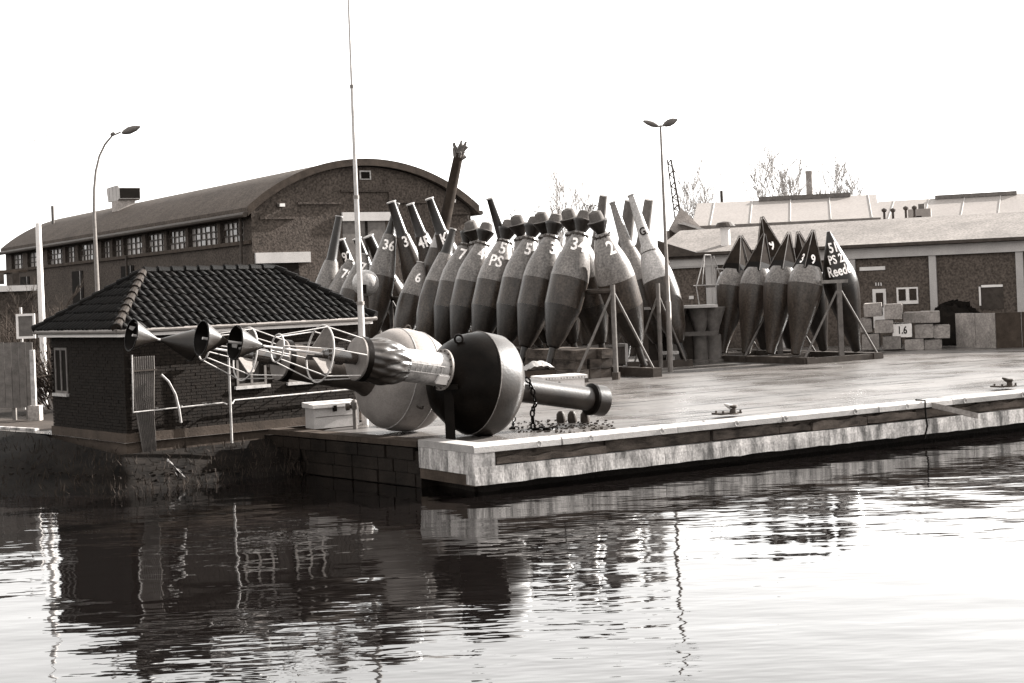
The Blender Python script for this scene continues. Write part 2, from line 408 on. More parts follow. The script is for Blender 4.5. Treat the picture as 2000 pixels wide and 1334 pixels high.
# older wall between the quay's end and the hut
d2 = (E2 - E1).normalized(); n2_ = V((-d2.y, d2.x, 0)); n2_ = -n2_ if n2_.x > 0 else n2_
L2 = (E2 - E1).length
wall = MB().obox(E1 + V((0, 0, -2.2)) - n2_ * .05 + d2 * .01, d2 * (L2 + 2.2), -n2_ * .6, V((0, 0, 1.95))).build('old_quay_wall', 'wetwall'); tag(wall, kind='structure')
rr = random.Random(5)
for row in range(4):
    x = -.1 + (row % 2) * .3
    while x < L2 + 1.9:
        ln = rr.uniform(.45, .75)
        MB().obox(E1 + d2 * max(x, .02) + n2_ * rr.uniform(-.03, .02) + V((0, 0, -1.25 + row * .27)), d2 * (min(x + ln, L2 + 2.1) - max(x, .02) - .02), -n2_ * .2, V((0, 0, .25))).build('stone', 'wetwall', wall)
        x += ln
x = .02
while x < L2 + 1.6:
    ln = rr.uniform(.8, 1.1)
    MB().obox(E1 + d2 * x + n2_ * .03 + V((0, 0, -.16)), d2 * (ln - .015), -n2_ * .45, V((0, 0, .12))).build('coping_stone', 'concd', wall)
    x += ln

# bank below the hut
top = [V((-34, 56, DZ - .02)), V((-22, 46.6, DZ - .02)), V((-15.5, 41.6, DZ - .02)), HU(-.05, 4.7, -.05), HU(-.1, 2.5, -.16), HU(-.12, -.06, -.28), HU(2.2, -.06, -.28), HU(4.4, -.06, -.25), HU(6.2, -.06, -.2), E2 + V((-.3, .6, -.2))]
bot = [V((-26, 36, -1.25)), V((-18, 33.6, -1.25)), V((-13, 32.6, -1.25)), V((-11, 32.2, -1.25)), V((-9.6, 32.2, -1.25)), V((-8.1, 32.4, -1.25)), V((-7.2, 33.1, -1.25)), V((-6.3, 33.7, -1.25)), V((-5.5, 34.3, -1.25)), V((-4.9, 34.6, -1.25))]
mb = MB(); NR = 22; vs_ = []; SUB = 10; cols = []
for k in range(len(top) - 1):
    for s_ in range(SUB):
        cols.append((top[k].lerp(top[k + 1], s_ / SUB), bot[k].lerp(bot[k + 1], s_ / SUB)))
cols.append((top[-1], bot[-1]))
from mathutils import noise as mnoise
for a, b_ in cols:
    for r_ in range(NR + 1):
        f = r_ / NR; p = a.lerp(b_, f)
        h = math.sin(f * math.pi)
        step = .16 * (1 / (1 + math.exp(-(f - .45) * 40)) - f)          # a ledge half way down
        p = p + V((0, 0, h * (.07 * mnoise.noise(p * .8) + .02 * mnoise.noise(p * 3.1)) - step))
        vs_.append(p)
fs_ = [(c * (NR + 1) + r_, c * (NR + 1) + r_ + 1, (c + 1) * (NR + 1) + r_ + 1, (c + 1) * (NR + 1) + r_) for c in range(len(cols) - 1) for r_ in range(NR)]
mb.add(vs_, fs_); tag(mb.build('bank_terrain', 'soil', smooth=True, angle=80), kind='structure')
# rubble and tufts on the bank: uncountable
mb = MB(); gb = MB(); rr = random.Random(8)
for k in range(420):
    ci = rr.randrange(len(cols)); f = rr.choice((rr.uniform(.44, .52), rr.uniform(.80, .86)))
    p = vs_[ci * (NR + 1) + int(f * NR)] + V((rr.uniform(-.2, .2), rr.uniform(-.2, .2), 0)); s_ = rr.uniform(.02, .07)
    mb.obox(p - V((s_ / 2, s_ / 2, s_ * .3)), V((s_, rr.uniform(-.4, .4) * s_, rr.uniform(-.3, .3) * s_)), V((rr.uniform(-.4, .4) * s_, s_, rr.uniform(-.2, .2) * s_)), V((0, 0, s_ * rr.uniform(.4, .8))))
tag(mb.build('bank_rubble', 'stone'), 'small dark rubble strewn over the earth bank', 'rubble', kind='stuff')
for k in range(2600):
    ci = rr.randrange(len(cols)); f = rr.random() ** .8 * .8
    p = vs_[ci * (NR + 1) + int(f * NR)] + V((rr.uniform(-.3, .3), rr.uniform(-.3, .3), -.02)); a = rr.uniform(0, 6.28); h = rr.uniform(.08, .25)
    wv = V((math.cos(a), math.sin(a), 0)) * .012; tipv = V((rr.uniform(-.1, .1), rr.uniform(-.1, .1), h))
    gb.add([p - wv, p + wv, p + tipv], [(0, 1, 2)])
tag(gb.build('bank_grass', 'grass'), 'dark rough grass growing on the bank below the hut', 'grass', kind='stuff')
mb = MB(); mb.add([V((-260, 152, DZ + .004)), V((-34, 56.2, DZ + .004)), V((-15.4, 41.7, DZ + .004)), V((-11.9, 38.6, DZ + .004)), V((-4.6, 42.4, DZ + .004)), V((-7, 60, DZ + .004)), V((-20, 90, DZ + .004)), V((-60, 300, DZ + .004))], [tuple(range(8))])
tag(mb.build('yard_ground', 'yard'), kind='structure')
mb = MB(); mb.add([V((-34, 56.6, DZ + .009)), V((-15.6, 42.0, DZ + .009)), V((-12.2, 38.9, DZ + .009)), V((-11.0, 40.3, DZ + .009)), V((-15, 44, DZ + .009)), V((-34, 59, DZ + .009))], [(0, 1, 2, 3, 4, 5)])
tag(mb.build('gravel_path', 'gravel'), kind='structure')
mb = MB(); mb.obox(V((-15.6, 41.75, DZ - .1)), V((3.5, -3.05, 0)), V((.08, .1, 0)), V((0, 0, .16))); tag(mb.build('path_kerb', 'conc'), kind='structure')

# ------------------------------------------------------------------ brick hut
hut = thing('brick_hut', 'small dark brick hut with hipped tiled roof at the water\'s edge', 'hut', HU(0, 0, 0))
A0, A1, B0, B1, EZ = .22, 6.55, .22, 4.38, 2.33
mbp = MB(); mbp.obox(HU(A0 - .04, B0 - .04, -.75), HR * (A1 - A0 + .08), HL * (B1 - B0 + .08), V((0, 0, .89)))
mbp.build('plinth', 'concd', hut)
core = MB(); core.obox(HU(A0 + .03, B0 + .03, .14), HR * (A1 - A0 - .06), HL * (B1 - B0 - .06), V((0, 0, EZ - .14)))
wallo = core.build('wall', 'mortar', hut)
# openings: (wall, start, end, z0, z1)
opens = {'R': [(2.8, 3.6, 1.0, 1.95), (4.2, 5.0, 1.0, 1.95)], 'L': [(3.2, 3.95, .95, 2.05)]}
def course_wall(face, name):
    mb = MB(); rr = random.Random(hash(face) % 7 + 2 if False else (3 if face == 'R' else 4))
    ln = (A1 - A0) if face == 'R' else (B1 - B0)
    row = 0; z = .145
    while z < EZ - .06:
        x = -.125 * (row % 2)
        while x < ln:
            x0, x1 = max(x, 0), min(x + .24, ln)
            if x1 - x0 > .03:
                ok = True
                for (o0, o1, z0, z1) in opens[face]:
                    if x1 > o0 and x0 < o1 and z + .06 > z0 and z < z1: ok = False
                if ok:
                    pr_ = rr.uniform(-.004, .004)
                    if face == 'R': mb.obox(HU(A0 + x0, B0 - pr_, z), HR * (x1 - x0), HL * .05, V((0, 0, .062)))
                    else: mb.obox(HU(A0 - pr_, B0 + x0, z), HL * (x1 - x0), HR * .05, V((0, 0, .062)))
            x += .25
        z += .074; row += 1
    o = mb.build(name, 'brick', wallo); o['kind'] = 'stuff'; return o
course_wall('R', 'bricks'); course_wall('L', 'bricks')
def hut_window(face, o0, o1, z0, z1, light='glass'):
    def PT(x, dp, z): return HU(A0 + x, B0 + dp, z) if face == 'R' else HU(A0 + dp, B0 + x, z)
    ax, dx = (HR, HL) if face == 'R' else (HL, HR)
    wn_ = MB().obox(PT(o0, .022, z0), ax * (o1 - o0), dx * .02, V((0, 0, z1 - z0))).build('window', light, hut)
    fr = MB()
    for xx in (o0, o1 - .06, (o0 + o1) / 2 - .03): fr.obox(PT(xx, -.004, z0), ax * .06, dx * .025, V((0, 0, z1 - z0)))
    for zz in (z0, z1 - .06): fr.obox(PT(o0 + .06, -.002, zz), ax * (o1 - o0 - .12), dx * .022, V((0, 0, .06)))
    fr.build('frame', 'steel', wn_)
    MB().obox(PT(o0 - .06, -.07, z0 - .07), ax * (o1 - o0 + .12), dx * .1, V((0, 0, .07))).build('sill', 'rail', wn_)
for face in opens:
    for o_ in opens[face]: hut_window(face, *o_, light='dark')
# roof
LA, LB = 6.75, 4.6
fas = MB()
fas.obox(HU(0, 0, EZ - .02), HR * LA, HL * .05, V((0, 0, .15))); fas.obox(HU(0.003, .053, EZ - .018), HL * (LB - .1), HR * .05, V((0, 0, .145)))
fas.obox(HU(0, LB - .05, EZ - .02), HR * LA, HL * .05, V((0, 0, .15))); fas.obox(HU(LA - .053, .053, EZ - .018), HL * (LB - .1), HR * .05, V((0, 0, .145)))
fas.build('fascia', 'white', hut)
MB().obox(HU(.06, .06, EZ + .01), HR * (LA - .12), HL * (LB - .12), V((0, 0, .03))).build('soffit', 'offwhite', hut)
RZ0, RZ1 = EZ + .16, 3.80
g0, g1 = 1.76, 5.35
ra, rb = HU(g0, LB / 2, RZ1), HU(g1, LB / 2, RZ1)
e0, e1, e2, e3 = HU(-.06, -.06, RZ0), HU(LA + .06, -.06, RZ0), HU(LA + .06, LB + .06, RZ0), HU(-.06, LB + .06, RZ0)
mb = MB(); dn = V((0, 0, -.04))
mb.add([p + dn for p in (e0, e1, e2, e3, ra, rb)], [(0, 1, 5, 4), (3, 0, 4), (2, 3, 4, 5), (1, 2, 5), (3, 2, 1, 0)])
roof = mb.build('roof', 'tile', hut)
gt = MB()
for p, q_ in ((e0, e1), (e3, e0), (e1, e2)):
    d = (q_ - p).normalized(); off = V((0, 0, -.05))
    gt.pipe([p + off, q_ + off], .055, 8)
gt.build('gutter', 'galv', hut, True)
def tile_mesh():
    mb = MB(); W_, Ln = .215, .36; pts = []
    n_ = 7
    for k in range(n_):
        x = -W_ / 2 + W_ * 1.06 * k / (n_ - 1); z = .026 * math.sin(2 * math.pi * k / (n_ - 1) + .4)
        pts.append((x, z))
    for (y, dz) in ((0, .030), (Ln, .004)):
        for x, z in pts: mb.v.append(V((x, y, z + dz)))
    for x, z in pts: mb.v.append(V((x, 0, z + .012)))
    mb.f += [(k, k + 1, n_ + k + 1, n_ + k) for k in range(n_ - 1)] + [(k + 2 * n_, k + 1 + 2 * n_, k + 1, k) for k in range(n_ - 1)]
    me = bpy.data.meshes.new('tile'); me.from_pydata([tuple(p) for p in mb.v], [], mb.f); me.materials.append(M['tile'])
    me.polygons.foreach_set('use_smooth', [k < n_ - 1 for k in range(len(mb.f))])
    return me
TM = tile_mesh()
hinv = Matrix.Translation(-HU(0, 0, 0))
def tile_face(p, q_, r0, r1, single=True):
    """eave p->q, top r0->r1"""
    ex = (q_ - p).normalized(); wdt = (q_ - p).length
    mid = (r0 + r1) / 2 - p; ey = (mid - ex * mid.dot(ex)); sl = ey.length; ey.normalize(); ez = ex.cross(ey)
    l0, l1 = (r0 - p).dot(ex), (r1 - p).dot(ex); rows = int(round(sl / .315)); st = sl / rows; k = 0; big = MB(); rr = random.Random(4)
    for r_ in range(rows):
        y = r_ * st - .03; f = (y + .2) / sl
        xa, xb = l0 * f, wdt + (l1 - wdt) * f
        x = .1
        while x < wdt:
            if xa - .02 <= x <= xb + .02:
                o = p + ex * (x + rr.uniform(-.008, .008)) + ey * (y + rr.uniform(-.015, .01)) + ez * rr.uniform(0, .014)
                Mx = Matrix(((ex.x, ey.x, ez.x, o.x), (ex.y, ey.y, ez.y, o.y), (ex.z, ey.z, ez.z, o.z), (0, 0, 0, 1))) @ Matrix.Rotation(rr.uniform(-.03, .03), 4, 'Z')
                if single:
                    ob = bpy.data.objects.new('tile', TM); COL.objects.link(ob); ob.parent = roof; ob.matrix_local = hinv @ Mx
                else:
                    big.add([Mx @ v.co for v in TM.vertices], [tuple(pp.vertices) for pp in TM.polygons])
            x += .205
    if not single:
        o = big.build('tiles', 'tile', roof); o['kind'] = 'stuff'
tile_face(e0, e1, ra, rb); tile_face(e3, e0, ra, ra)
tile_face(e2, e3, rb, ra, False); tile_face(e1, e2, rb, rb, False)
def cap_row(p, q_, name, up=.02, mt='tile'):
    d = (q_ - p); n_ = max(2, int(d.length / .34)); d /= n_
    for k in range(n_):
        a = p + d * k + V((0, 0, up)); b_ = p + d * (k + 1.12) + V((0, 0, up))
        MB().pipe([a - V((0, 0, .0)), b_ - V((0, 0, .02))], [.115, .09], 10).build(name, mt, roof, True)
cap_row(e0, ra, 'hip_tile', mt='hiptile'); cap_row(e3, ra, 'hip_tile'); cap_row(e1, rb, 'hip_tile'); cap_row(ra, rb, 'ridge_tile'); cap_row(e2, rb, 'hip_tile')

# things on the hut
g = MB(); p0 = HU(.45, .05, 1.85)
pipeR = thing('pipe_rail', 'thin white pipe rail bent along the hut wall above the water', 'pipe', HU(.4, 0, 0))
MB().pipe([HU(.32, .02, 1.9), HU(.3, .02, .62), HU(2.55, .06, .66), HU(2.62, .0, .62)], .018, 8).build('pipe', 'rail', pipeR, True)
MB().pipe([HU(2.75, .0, .62), HU(2.85, .06, .70), HU(6.2, .10, .72)], .02, 8).build('pipe', 'rail', pipeR, True)
mb = MB()
for x in (.9, 1.5, 2.1, 3.4, 4.1, 4.8, 5.5): mb.tube(HU(x, .03, .66 + .01 * x), HU(x, .22, .66 + .01 * x), .014, n=6)
mb.build('bracket', 'rail', pipeR)
sp = thing('standpipe', 'upright white pipe with cross arm standing before the hut wall', 'pipe', HU(2.68, -.05, -.5))
MB().tube(HU(2.68, -.05, -.5), HU(2.68, -.05, 2.12), .028, n=8).build('pipe', 'rail', sp, True)
MB().tube(HU(2.68, -.05, 2.09), HU(3.0, -.05, 2.09), .024, n=8).build('arm', 'rail', sp, True)
# corrugated tapered chute
ch = thing('corrugated_chute', 'tapering corrugated sheet standing against the hut corner', 'chute', HU(.55, .1, -.3))
rows_ = [(2.0 - .15, .66, .53), (1.55, .66, .53), (1.0, .64, .50), (.4, .66, .42), (-.05, .70, .37), (-.33, .72, .33)]
mb = MB(); nn = 10; vs2 = []
for z, cx_, wd in rows_:
    for k in range(nn * 2 + 1):
        x = cx_ + wd * (k / (nn * 2) - .5); vs2.append(HU(x - .02, .12 - .035 * (k % 2), z))
kk = nn * 2 + 1
mb.add(vs2, [(r_ * kk + k, r_ * kk + k + 1, (r_ + 1) * kk + k + 1, (r_ + 1) * kk + k) for r_ in range(len(rows_) - 1) for k in range(kk - 1)])
mb.build('sheet', 'corr', ch)
MB().obox(HU(.36, .06, 1.52), HR * .58, HL * .02, V((0, 0, .03))).build('strap', 'steeld', ch)
hs = MB(); hs.pipe([HU(1.0, .0, 1.42), HU(1.15, -.05, 1.25), HU(1.3, -.06, .95), HU(1.38, -.05, .6), HU(1.42, -.04, .3)], .028, 8)
tag(hs.build('hose', 'rail', smooth=True), 'short bent hose hanging on the hut wall beside the corrugated sheet', 'hose')
# dead stems on the bank
mb = MB(); c = HU(.85, -.45, -.45); rr = random.Random(9)
for k in range(12): mb.pipe([c, c + V((rr.uniform(-.1, .5), rr.uniform(-.3, 0), -.25 - rr.uniform(0, .25)))], [.012, .006], 5)
tag(mb.build('dead_plant', 'rail'), 'tuft of pale dead stems drooping below the corrugated sheet', 'plant')

# ------------------------------------------------------------------ workshop hall with barrel roof
HX = Pd(490, 410, 80.0)
KR, KL = V((.84, .543, 0)).normalized(), V((-.543, .84, 0)).normalized()
GW, GL, EH, AP = 13.4, 48.0, 7.72, 10.1
def HA(a, b_, z): return V((HX.x, HX.y, 0)) + KR * a + KL * b_ + V((0, 0, z))
hall = thing('workshop_hall', 'long dark brick workshop hall with curved barrel roof', 'building', HA(0, 0, 0))
hw = GW / 2; rise = AP - EH; RAD = (hw * hw + rise * rise) / (2 * rise); CZ = AP - RAD
def arch(a, ex=0): return CZ + math.sqrt((RAD + ex) ** 2 - (a - hw) ** 2)
NA = 36
# gable wall with door openings left as recesses
prof_ = [HA(0, 0, 0), HA(GW, 0, 0)] + [HA(GW * (1 - k / NA), 0, arch(GW * (1 - k / NA)) - .05) for k in range(NA + 1)]
gable = MB().prism(prof_, KL * .4).build('gable_wall', 'brickh', hall)
def px2a(px, py):            # pixel on the gable -> (a, z)
    u, v = uv(px, py); k = u / FPX
    a = (k * HX.y - HX.x) / (KR.x - k * KR.y); d = HX.y + KR.y * a
    return a, EYE - v * d / FPX
def px2b(px, py):
    u, v = uv(px, py); k = u / FPX
    b_ = (k * HX.y - HX.x) / (KL.x - k * KL.y); d = HX.y + KL.y * b_
    return b_, EYE - v * d / FPX
def gpanel(x0, y0, x1, y1, dp, name, mt, par=None, proud=.0):
    a0, z1 = px2a(x0, y0); a1, z0 = px2a(x1, y1)
    return MB().obox(HA(a0, -proud - dp, z0), KR * (a1 - a0), KL * dp, V((0, 0, z1 - z0))).build(name, mt, par or hall)
# raised brick bands (corbel steps)
for x0, y0, x1, y1 in ((506, 424, 575, 428), (580, 395, 665, 399), (664, 371, 762, 375), (762, 393, 846, 397), (880, 415, 916, 419)):
    gpanel(x0, y0, x1, y1, .12, 'brick_band', 'brickh', gable)
gpanel(757, 371, 763, 396, .12, 'brick_band', 'brickh', gable)
gpanel(497, 494, 605, 512, .16, 'door_lintel', 'lintel')
gpanel(666, 415, 762, 431, .16, 'door_lintel', 'lintel')
dr = gpanel(668, 431, 760, 640, .03, 'door', 'steel'); a0, z1 = px2a(712, 431); MB().obox(HA(a0, -.06, 0), KR * .15, KL * .02, V((0, 0, z1))).build('door_gap', 'dark', dr)
gpanel(499, 512, 588, 640, .03, 'door', 'dark')
vw = gpanel(701, 333, 724, 351, .06, 'vent_window', 'rail'); gpanel(704, 336, 721, 349, .02, 'pane', 'dark', vw, .062)
for x, y in ((548, 401), (881, 393)):
    l_ = gpanel(x - 5, y - 3, x + 5, y + 3, .25, 'wall_lamp', 'white'); gpanel(x - 9, y - 5, x - 5, y + 4, .1, 'bracket', 'steeld', l_)
# roof shell
mb = MB(); ov = .35; outer, inner = [], []
for k in range(NA + 1):
    a = -.35 + (GW + .7) * k / NA
    outer.append((a, arch(a, .32))); inner.append((a, arch(a, .02)))
pf = [HA(a, -ov, z) for a, z in outer] + [HA(a, -ov, z) for a, z in reversed(inner)]
roofh = MB().prism(pf, KL * (GL + ov)).build('roof', 'roofh', hall, True, 20)
tr = [HA(a, -ov - .06, arch(a, .36)) for a, z in outer] + [HA(a, -ov - .06, arch(a, -.02)) for a, z in reversed(outer)]
MB().prism(tr, KL * .055).build('roof_edge', 'concd', roofh, True, 20)
for a in (-.5, GW + .5):
    MB().tube(HA(a, -ov, EH - .25), HA(a, GL, EH - .25), .14, n=8).build('gutter', 'steeld', hall, True)
# long side wall: sill wall, piers, head
zs, zh = 6.12, 7.28
MB().obox(HA(0, .4, 0), KL * (GL - .4), KR * .4, V((0, 0, zs))).build('side_wall', 'brickh', hall)
MB().obox(HA(-.16, .1, zs - .16), KL * (GL - .1), KR * .15, V((0, 0, .2))).build('string_course', 'concd', hall)
MB().obox(HA(0.002, .4, zh), KL * (GL - .4), KR * .4, V((0, 0, EH - zh))).build('window_head', 'brickh', hall)
MB().obox(HA(GW - .4, .4, 0), KL * (GL - .4), KR * .4, V((0, 0, EH))).build('side_wall', 'brickh', hall)
MB().obox(HA(.4, GL - .4, 0), KR * (GW - .8), KL * .4, V((0, 0, EH + .3))).build('back_wall', 'brickh', hall)
wins = [(430, 476, 5), (367, 425, 6), (325, 362, 4), (284, 320, 4), (241, 277, 4), (219, 237, 3), (197, 214, 3), (152, 183, 5), (127, 146, 3), (92, 122, 4), (53, 76, 3), (22, 44, 3)]
edges = []
for x0, x1, nx in wins:
    ym = 455 + (485 - (x0 + x1) / 2) * .11
    b1, _ = px2b(x0, ym); b0, _ = px2b(x1, ym); edges.append((b0, b1, nx))
prev = .4
for b0, b1, nx in edges:
    MB().obox(HA(.0, prev, zs), KL * (b0 - prev), KR * .4, V((0, 0, zh - zs))).build('brick_pier', 'brickh', hall)
    wo_ = MB().obox(HA(.24, b0, zs), KL * (b1 - b0), KR * .04, V((0, 0, zh - zs))).build('window', 'paleglass', hall)
    fr = MB(); wd = b1 - b0
    for k in range(nx + 1): fr.obox(HA(.17, b0 + (wd - .09) * k / nx, zs), KL * (.09 if k in (0, nx) else .06), KR * .07, V((0, 0, zh - zs)))
    for k in range(4): fr.obox(HA(.175, b0 + .09, zs + (zh - zs - .08) * k / 3), KL * (wd - .18), KR * .06, V((0, 0, .07)))
    fr.build('frame', 'steeld', wo_)
    if nx >= 4:                                          # panes: some open, some dark
        rr = random.Random(int(b0 * 10))
        for k in range(nx):
            for r_ in range(3):
                if rr.random() < .22:
                    MB().obox(HA(.2, b0 + wd * k / nx + .08, zs + .09 + (zh - zs - .08) * r_ / 3), KL * (wd / nx - .1), KR * .02, V((0, 0, (zh - zs) / 3 - .12))).build('pane', 'glass', wo_)
    prev = b1
MB().obox(HA(.0, prev, zs), KL * (GL - prev), KR * .4, V((0, 0, zh - zs))).build('brick_pier', 'brickh', hall)
for px_ in (250, 150, 45):                              # dark lower windows
    b0, z1 = px2b(px_ + 13, 545); b1, z0 = px2b(px_ - 12, 590)
    wo_ = MB().obox(HA(-.05, b0, 3.2), KL * min(b1 - b0, 2.4), KR * .08, V((0, 0, 2.3))).build('window', 'dark', hall)
    MB().obox(HA(-.08, b0 + .5, 3.2), KL * .08, KR * .02, V((0, 0, 2.3))).build('frame', 'rail', wo_)
MB().tube(HA(-.25, .9, 3), HA(-.25, .9, EH - .2), .07, n=8).build('downpipe', 'steeld', hall, True)
MB().tube(HA(-.25, 19, 3), HA(-.25, 19, zs), .07, n=8).build('downpipe', 'steeld', hall, True)
# ventilator on the roof
c = Pd(233, 391, 104)
F = frame(c, (KL.x, KL.y))                               # x along the roof away, y to the left... across
b1 = MB().box(.3, 1.6, -1.2, .0, -.9, .02, F).build('ventilator_base', 'block', roofh)
MB().prism([F @ V((0, 0, .1)), F @ V((0, 0, .85)), F @ V((.25, 0, 1.05)), F @ V((2.5, 0, 1.0)), F @ V((2.6, 0, .8)), F @ V((2.35, 0, .02)), F @ V((.3, 0, .02))], F.to_3x3() @ V((0, -1.5, 0))).build('ventilator_hood', 'lintel', b1)
MB().prism([F @ V((-.012, -.05, .14)), F @ V((-.012, -.05, .82)), F @ V((-.012, -1.45, .82)), F @ V((-.012, -1.45, .14))], F.to_3x3() @ V((.008, 0, 0))).build('ventilator_mouth', 'dark', b1)
for k in range(3): MB().box(.55 + .7 * k, .6 + .7 * k, .001, .02, .05, 1.0, F).build('ventilator_rib', 'rail', b1)
cp = Pd(103, 420, 117); MB().tube(cp - V((0, 0, .8)), cp + V((0, 0, .7)), .12, n=8).build('flue', 'steel', roofh, True)
# low annex at far left
p = Pd(-40, 600, 92); annex = thing('flat_roofed_annex', 'low annex with pale flat roof edge at the far left', 'building', (p.x, p.y, 0))
F = frame((p.x, p.y, 0), (KR.x, KR.y))
MB().box(-4, 3.2, 0, 8, 0, 4.15, F).build('wall', 'brickh', annex); MB().box(-4.2, 3.4, -.2, 8.2, 4.15, 4.5, F).build('roof_edge', 'white', annex)
for k in range(3): MB().box(.2 + k * .9, .6 + k * .9, -.05, .05, 4.6, 5.3, F).build('roof_post', 'steeld', annex)
MB().box(-3.8, 3, .3, 7, 5.3, 5.45, F).build('upper_roof', 'concd', annex)

# ------------------------------------------------------------------ low building on the right
LO = Pd(1655, 483, 68.0); LD = V((.905, -.425, 0)).normalized(); LN = V((.425, .905, 0)).normalized()
def LW(a, b_, z): return V((LO.x, LO.y, 0)) + LD * a + LN * b_ + V((0, 0, z))
low = thing('low_brick_building', 'long low building with grey roof, white pillars and brick panels', 'building', LW(0, 0, 0))
AL, AR, LE_, LRZ = -9.0, 17.0, 4.3, 5.6
MB().obox(LW(AL, .12, DZ), LD * (AR - AL), LN * 8.5, V((0, 0, LE_ - DZ))).build('brick_panel_wall', 'brickl', low)
MB().prism([LW(AL - .3, -.45, LE_ + .02), LW(AL - .3, 4.6, LRZ + .02), LW(AL - .3, 9.4, LE_ + .02)], LD * (AR - AL + .6)).build('roof', 'rooflow', low)
rooflo = [o for o in low.children if o.name.startswith('roof')][0]
MB().obox(LW(AL - .3, -.50, LE_ - .05), LD * (AR - AL + .6), LN * .10, V((0, 0, .14))).build('eave_board', 'steeld', rooflo)
MB().obox(LW(AL - .2, -.1, LE_ - .52), LD * (AR - AL + .4), LN * .2, V((0, 0, .45))).build('ring_beam', 'lintel', low)
def px2l(px, py):
    u, v = uv(px, py); k = u / FPX
    a = (k * LO.y - LO.x) / (LD.x - k * LD.y); d = LO.y + LD.y * a
    return a, EYE - v * d / FPX
for px_ in (1664, 1822, 1992, 1392, 1530):
    a, _ = px2l(px_, 550); MB().obox(LW(a - .14, -.03, DZ), LD * .30, LN * .2, V((0, 0, LE_ - .52 - DZ))).build('pillar', 'lintel', low)
def lpanel(x0, y0, x1, y1, dp, name, mt, par=None, off=0.0):
    a0, z1 = px2l(x0, y0); a1, z0 = px2l(x1, y1)
    return MB().obox(LW(a0, .12 - off - dp, z0), LD * (a1 - a0), LN * dp, V((0, 0, z1 - z0))).build(name, mt, par or low)
d_ = lpanel(1703, 565, 1732, 640, .05, 'door', 'white'); lpanel(1710, 572, 1725, 600, .02, 'door_glass', 'glass', d_, .052)
for k in range(3): lpanel(1709 + 5 * k, 552, 1711 + 5 * k, 558, .05, 'door_lamp', 'white', d_)
w_ = lpanel(1750, 562, 1793, 593, .05, 'window', 'white'); lpanel(1754, 565, 1769, 587, .015, 'pane', 'glass', w_, .052); lpanel(1775, 564, 1790, 586, .015, 'pane', 'glass', w_, .052)
w_ = lpanel(1912, 558, 1960, 603, .03, 'window', 'steeld'); lpanel(1911, 560, 1916, 597, .03, 'frame', 'white', w_, .032); lpanel(1916, 557, 1958, 560, .03, 'frame', 'white', w_, .032)
lpanel(1678, 522, 1728, 527, .06, 'light_strip', 'white')
# left bay: white lintel and roller door
lpanel(1306, 504, 1400, 521, .2, 'door_lintel', 'lintel'); lpanel(1312, 521, 1378, 600, .04, 'door', 'brickl'); lpanel(1378, 521, 1392, 600, .18, 'door_post', 'lintel'); lpanel(1345, 578, 1354, 584, .02, 'notice', 'white', None, .045)
# verge board across the corner
a0, z0 = px2l(1288, 470); a1, z1 = px2l(1378, 502)
MB().prism([LW(a0, -.3, z0), LW(a1, -.3, z1 + .1), LW(a1, -.3, z1 - .05), LW(a0, -.3, z0 - .9)], LN * .25).build('verge_board', 'steeld', rooflo)
# vent pipe on the roof
c = Pd(1417, 470, 71.5)
vp = MB().tube(c - V((0, 0, .5)), c + V((0, 0, .62)), .22, n=14).build('vent_pipe', 'white', rooflo, True)
MB().lathe([(0, .5), (.18, .34), (.24, .05)], Matrix.Translation(c + V((0, 0, .66))), 16).build('vent_cap', 'steeld', vp)
# flues and chimney block behind its ridge
for px_, py_ in ((1728, 432), (1745, 432), (1770, 428), (1787, 427)):
    c = Pd(px_, py_ + 6, 74); f_ = thing('roof_flue', '', 'flue', (c.x, c.y, c.z), 'dark flues along the low roof ridge')
    MB().tube(c - V((0, 0, .9)), c + V((0, 0, .62)), .06, n=8).build('pipe', 'steeld', f_, True); MB().lathe([(0, .07), (.06, .13), (.14, .13), (.2, .03)], Matrix.Translation(c + V((0, 0, .58))), 10).build('cap', 'steeld', f_)
    f_['label'] = {1728: 'leftmost of four dark flues on the low roof ridge', 1745: 'second dark flue from the left on the low roof ridge', 1770: 'dark flue just left of the brick stack', 1787: 'dark flue rising in front of the brick stack'}[px_]
c = Pd(1797, 432, 77); F = frame((c.x, c.y, c.z), (.95, -.3))
st = thing('chimney_stack', 'squat brick chimney stack behind the low roof ridge', 'chimney', c)
MB().box(-.55, .55, -.4, .4, -1.5, .6, F).build('stack', 'farsteel', st); MB().box(-.05, .25, -.3, .3, .6, .85, F).build('pot', 'steel', st); MB().box(-.3, .1, -.43, -.401, -.1, .25, F).build('opening', 'dark', st)

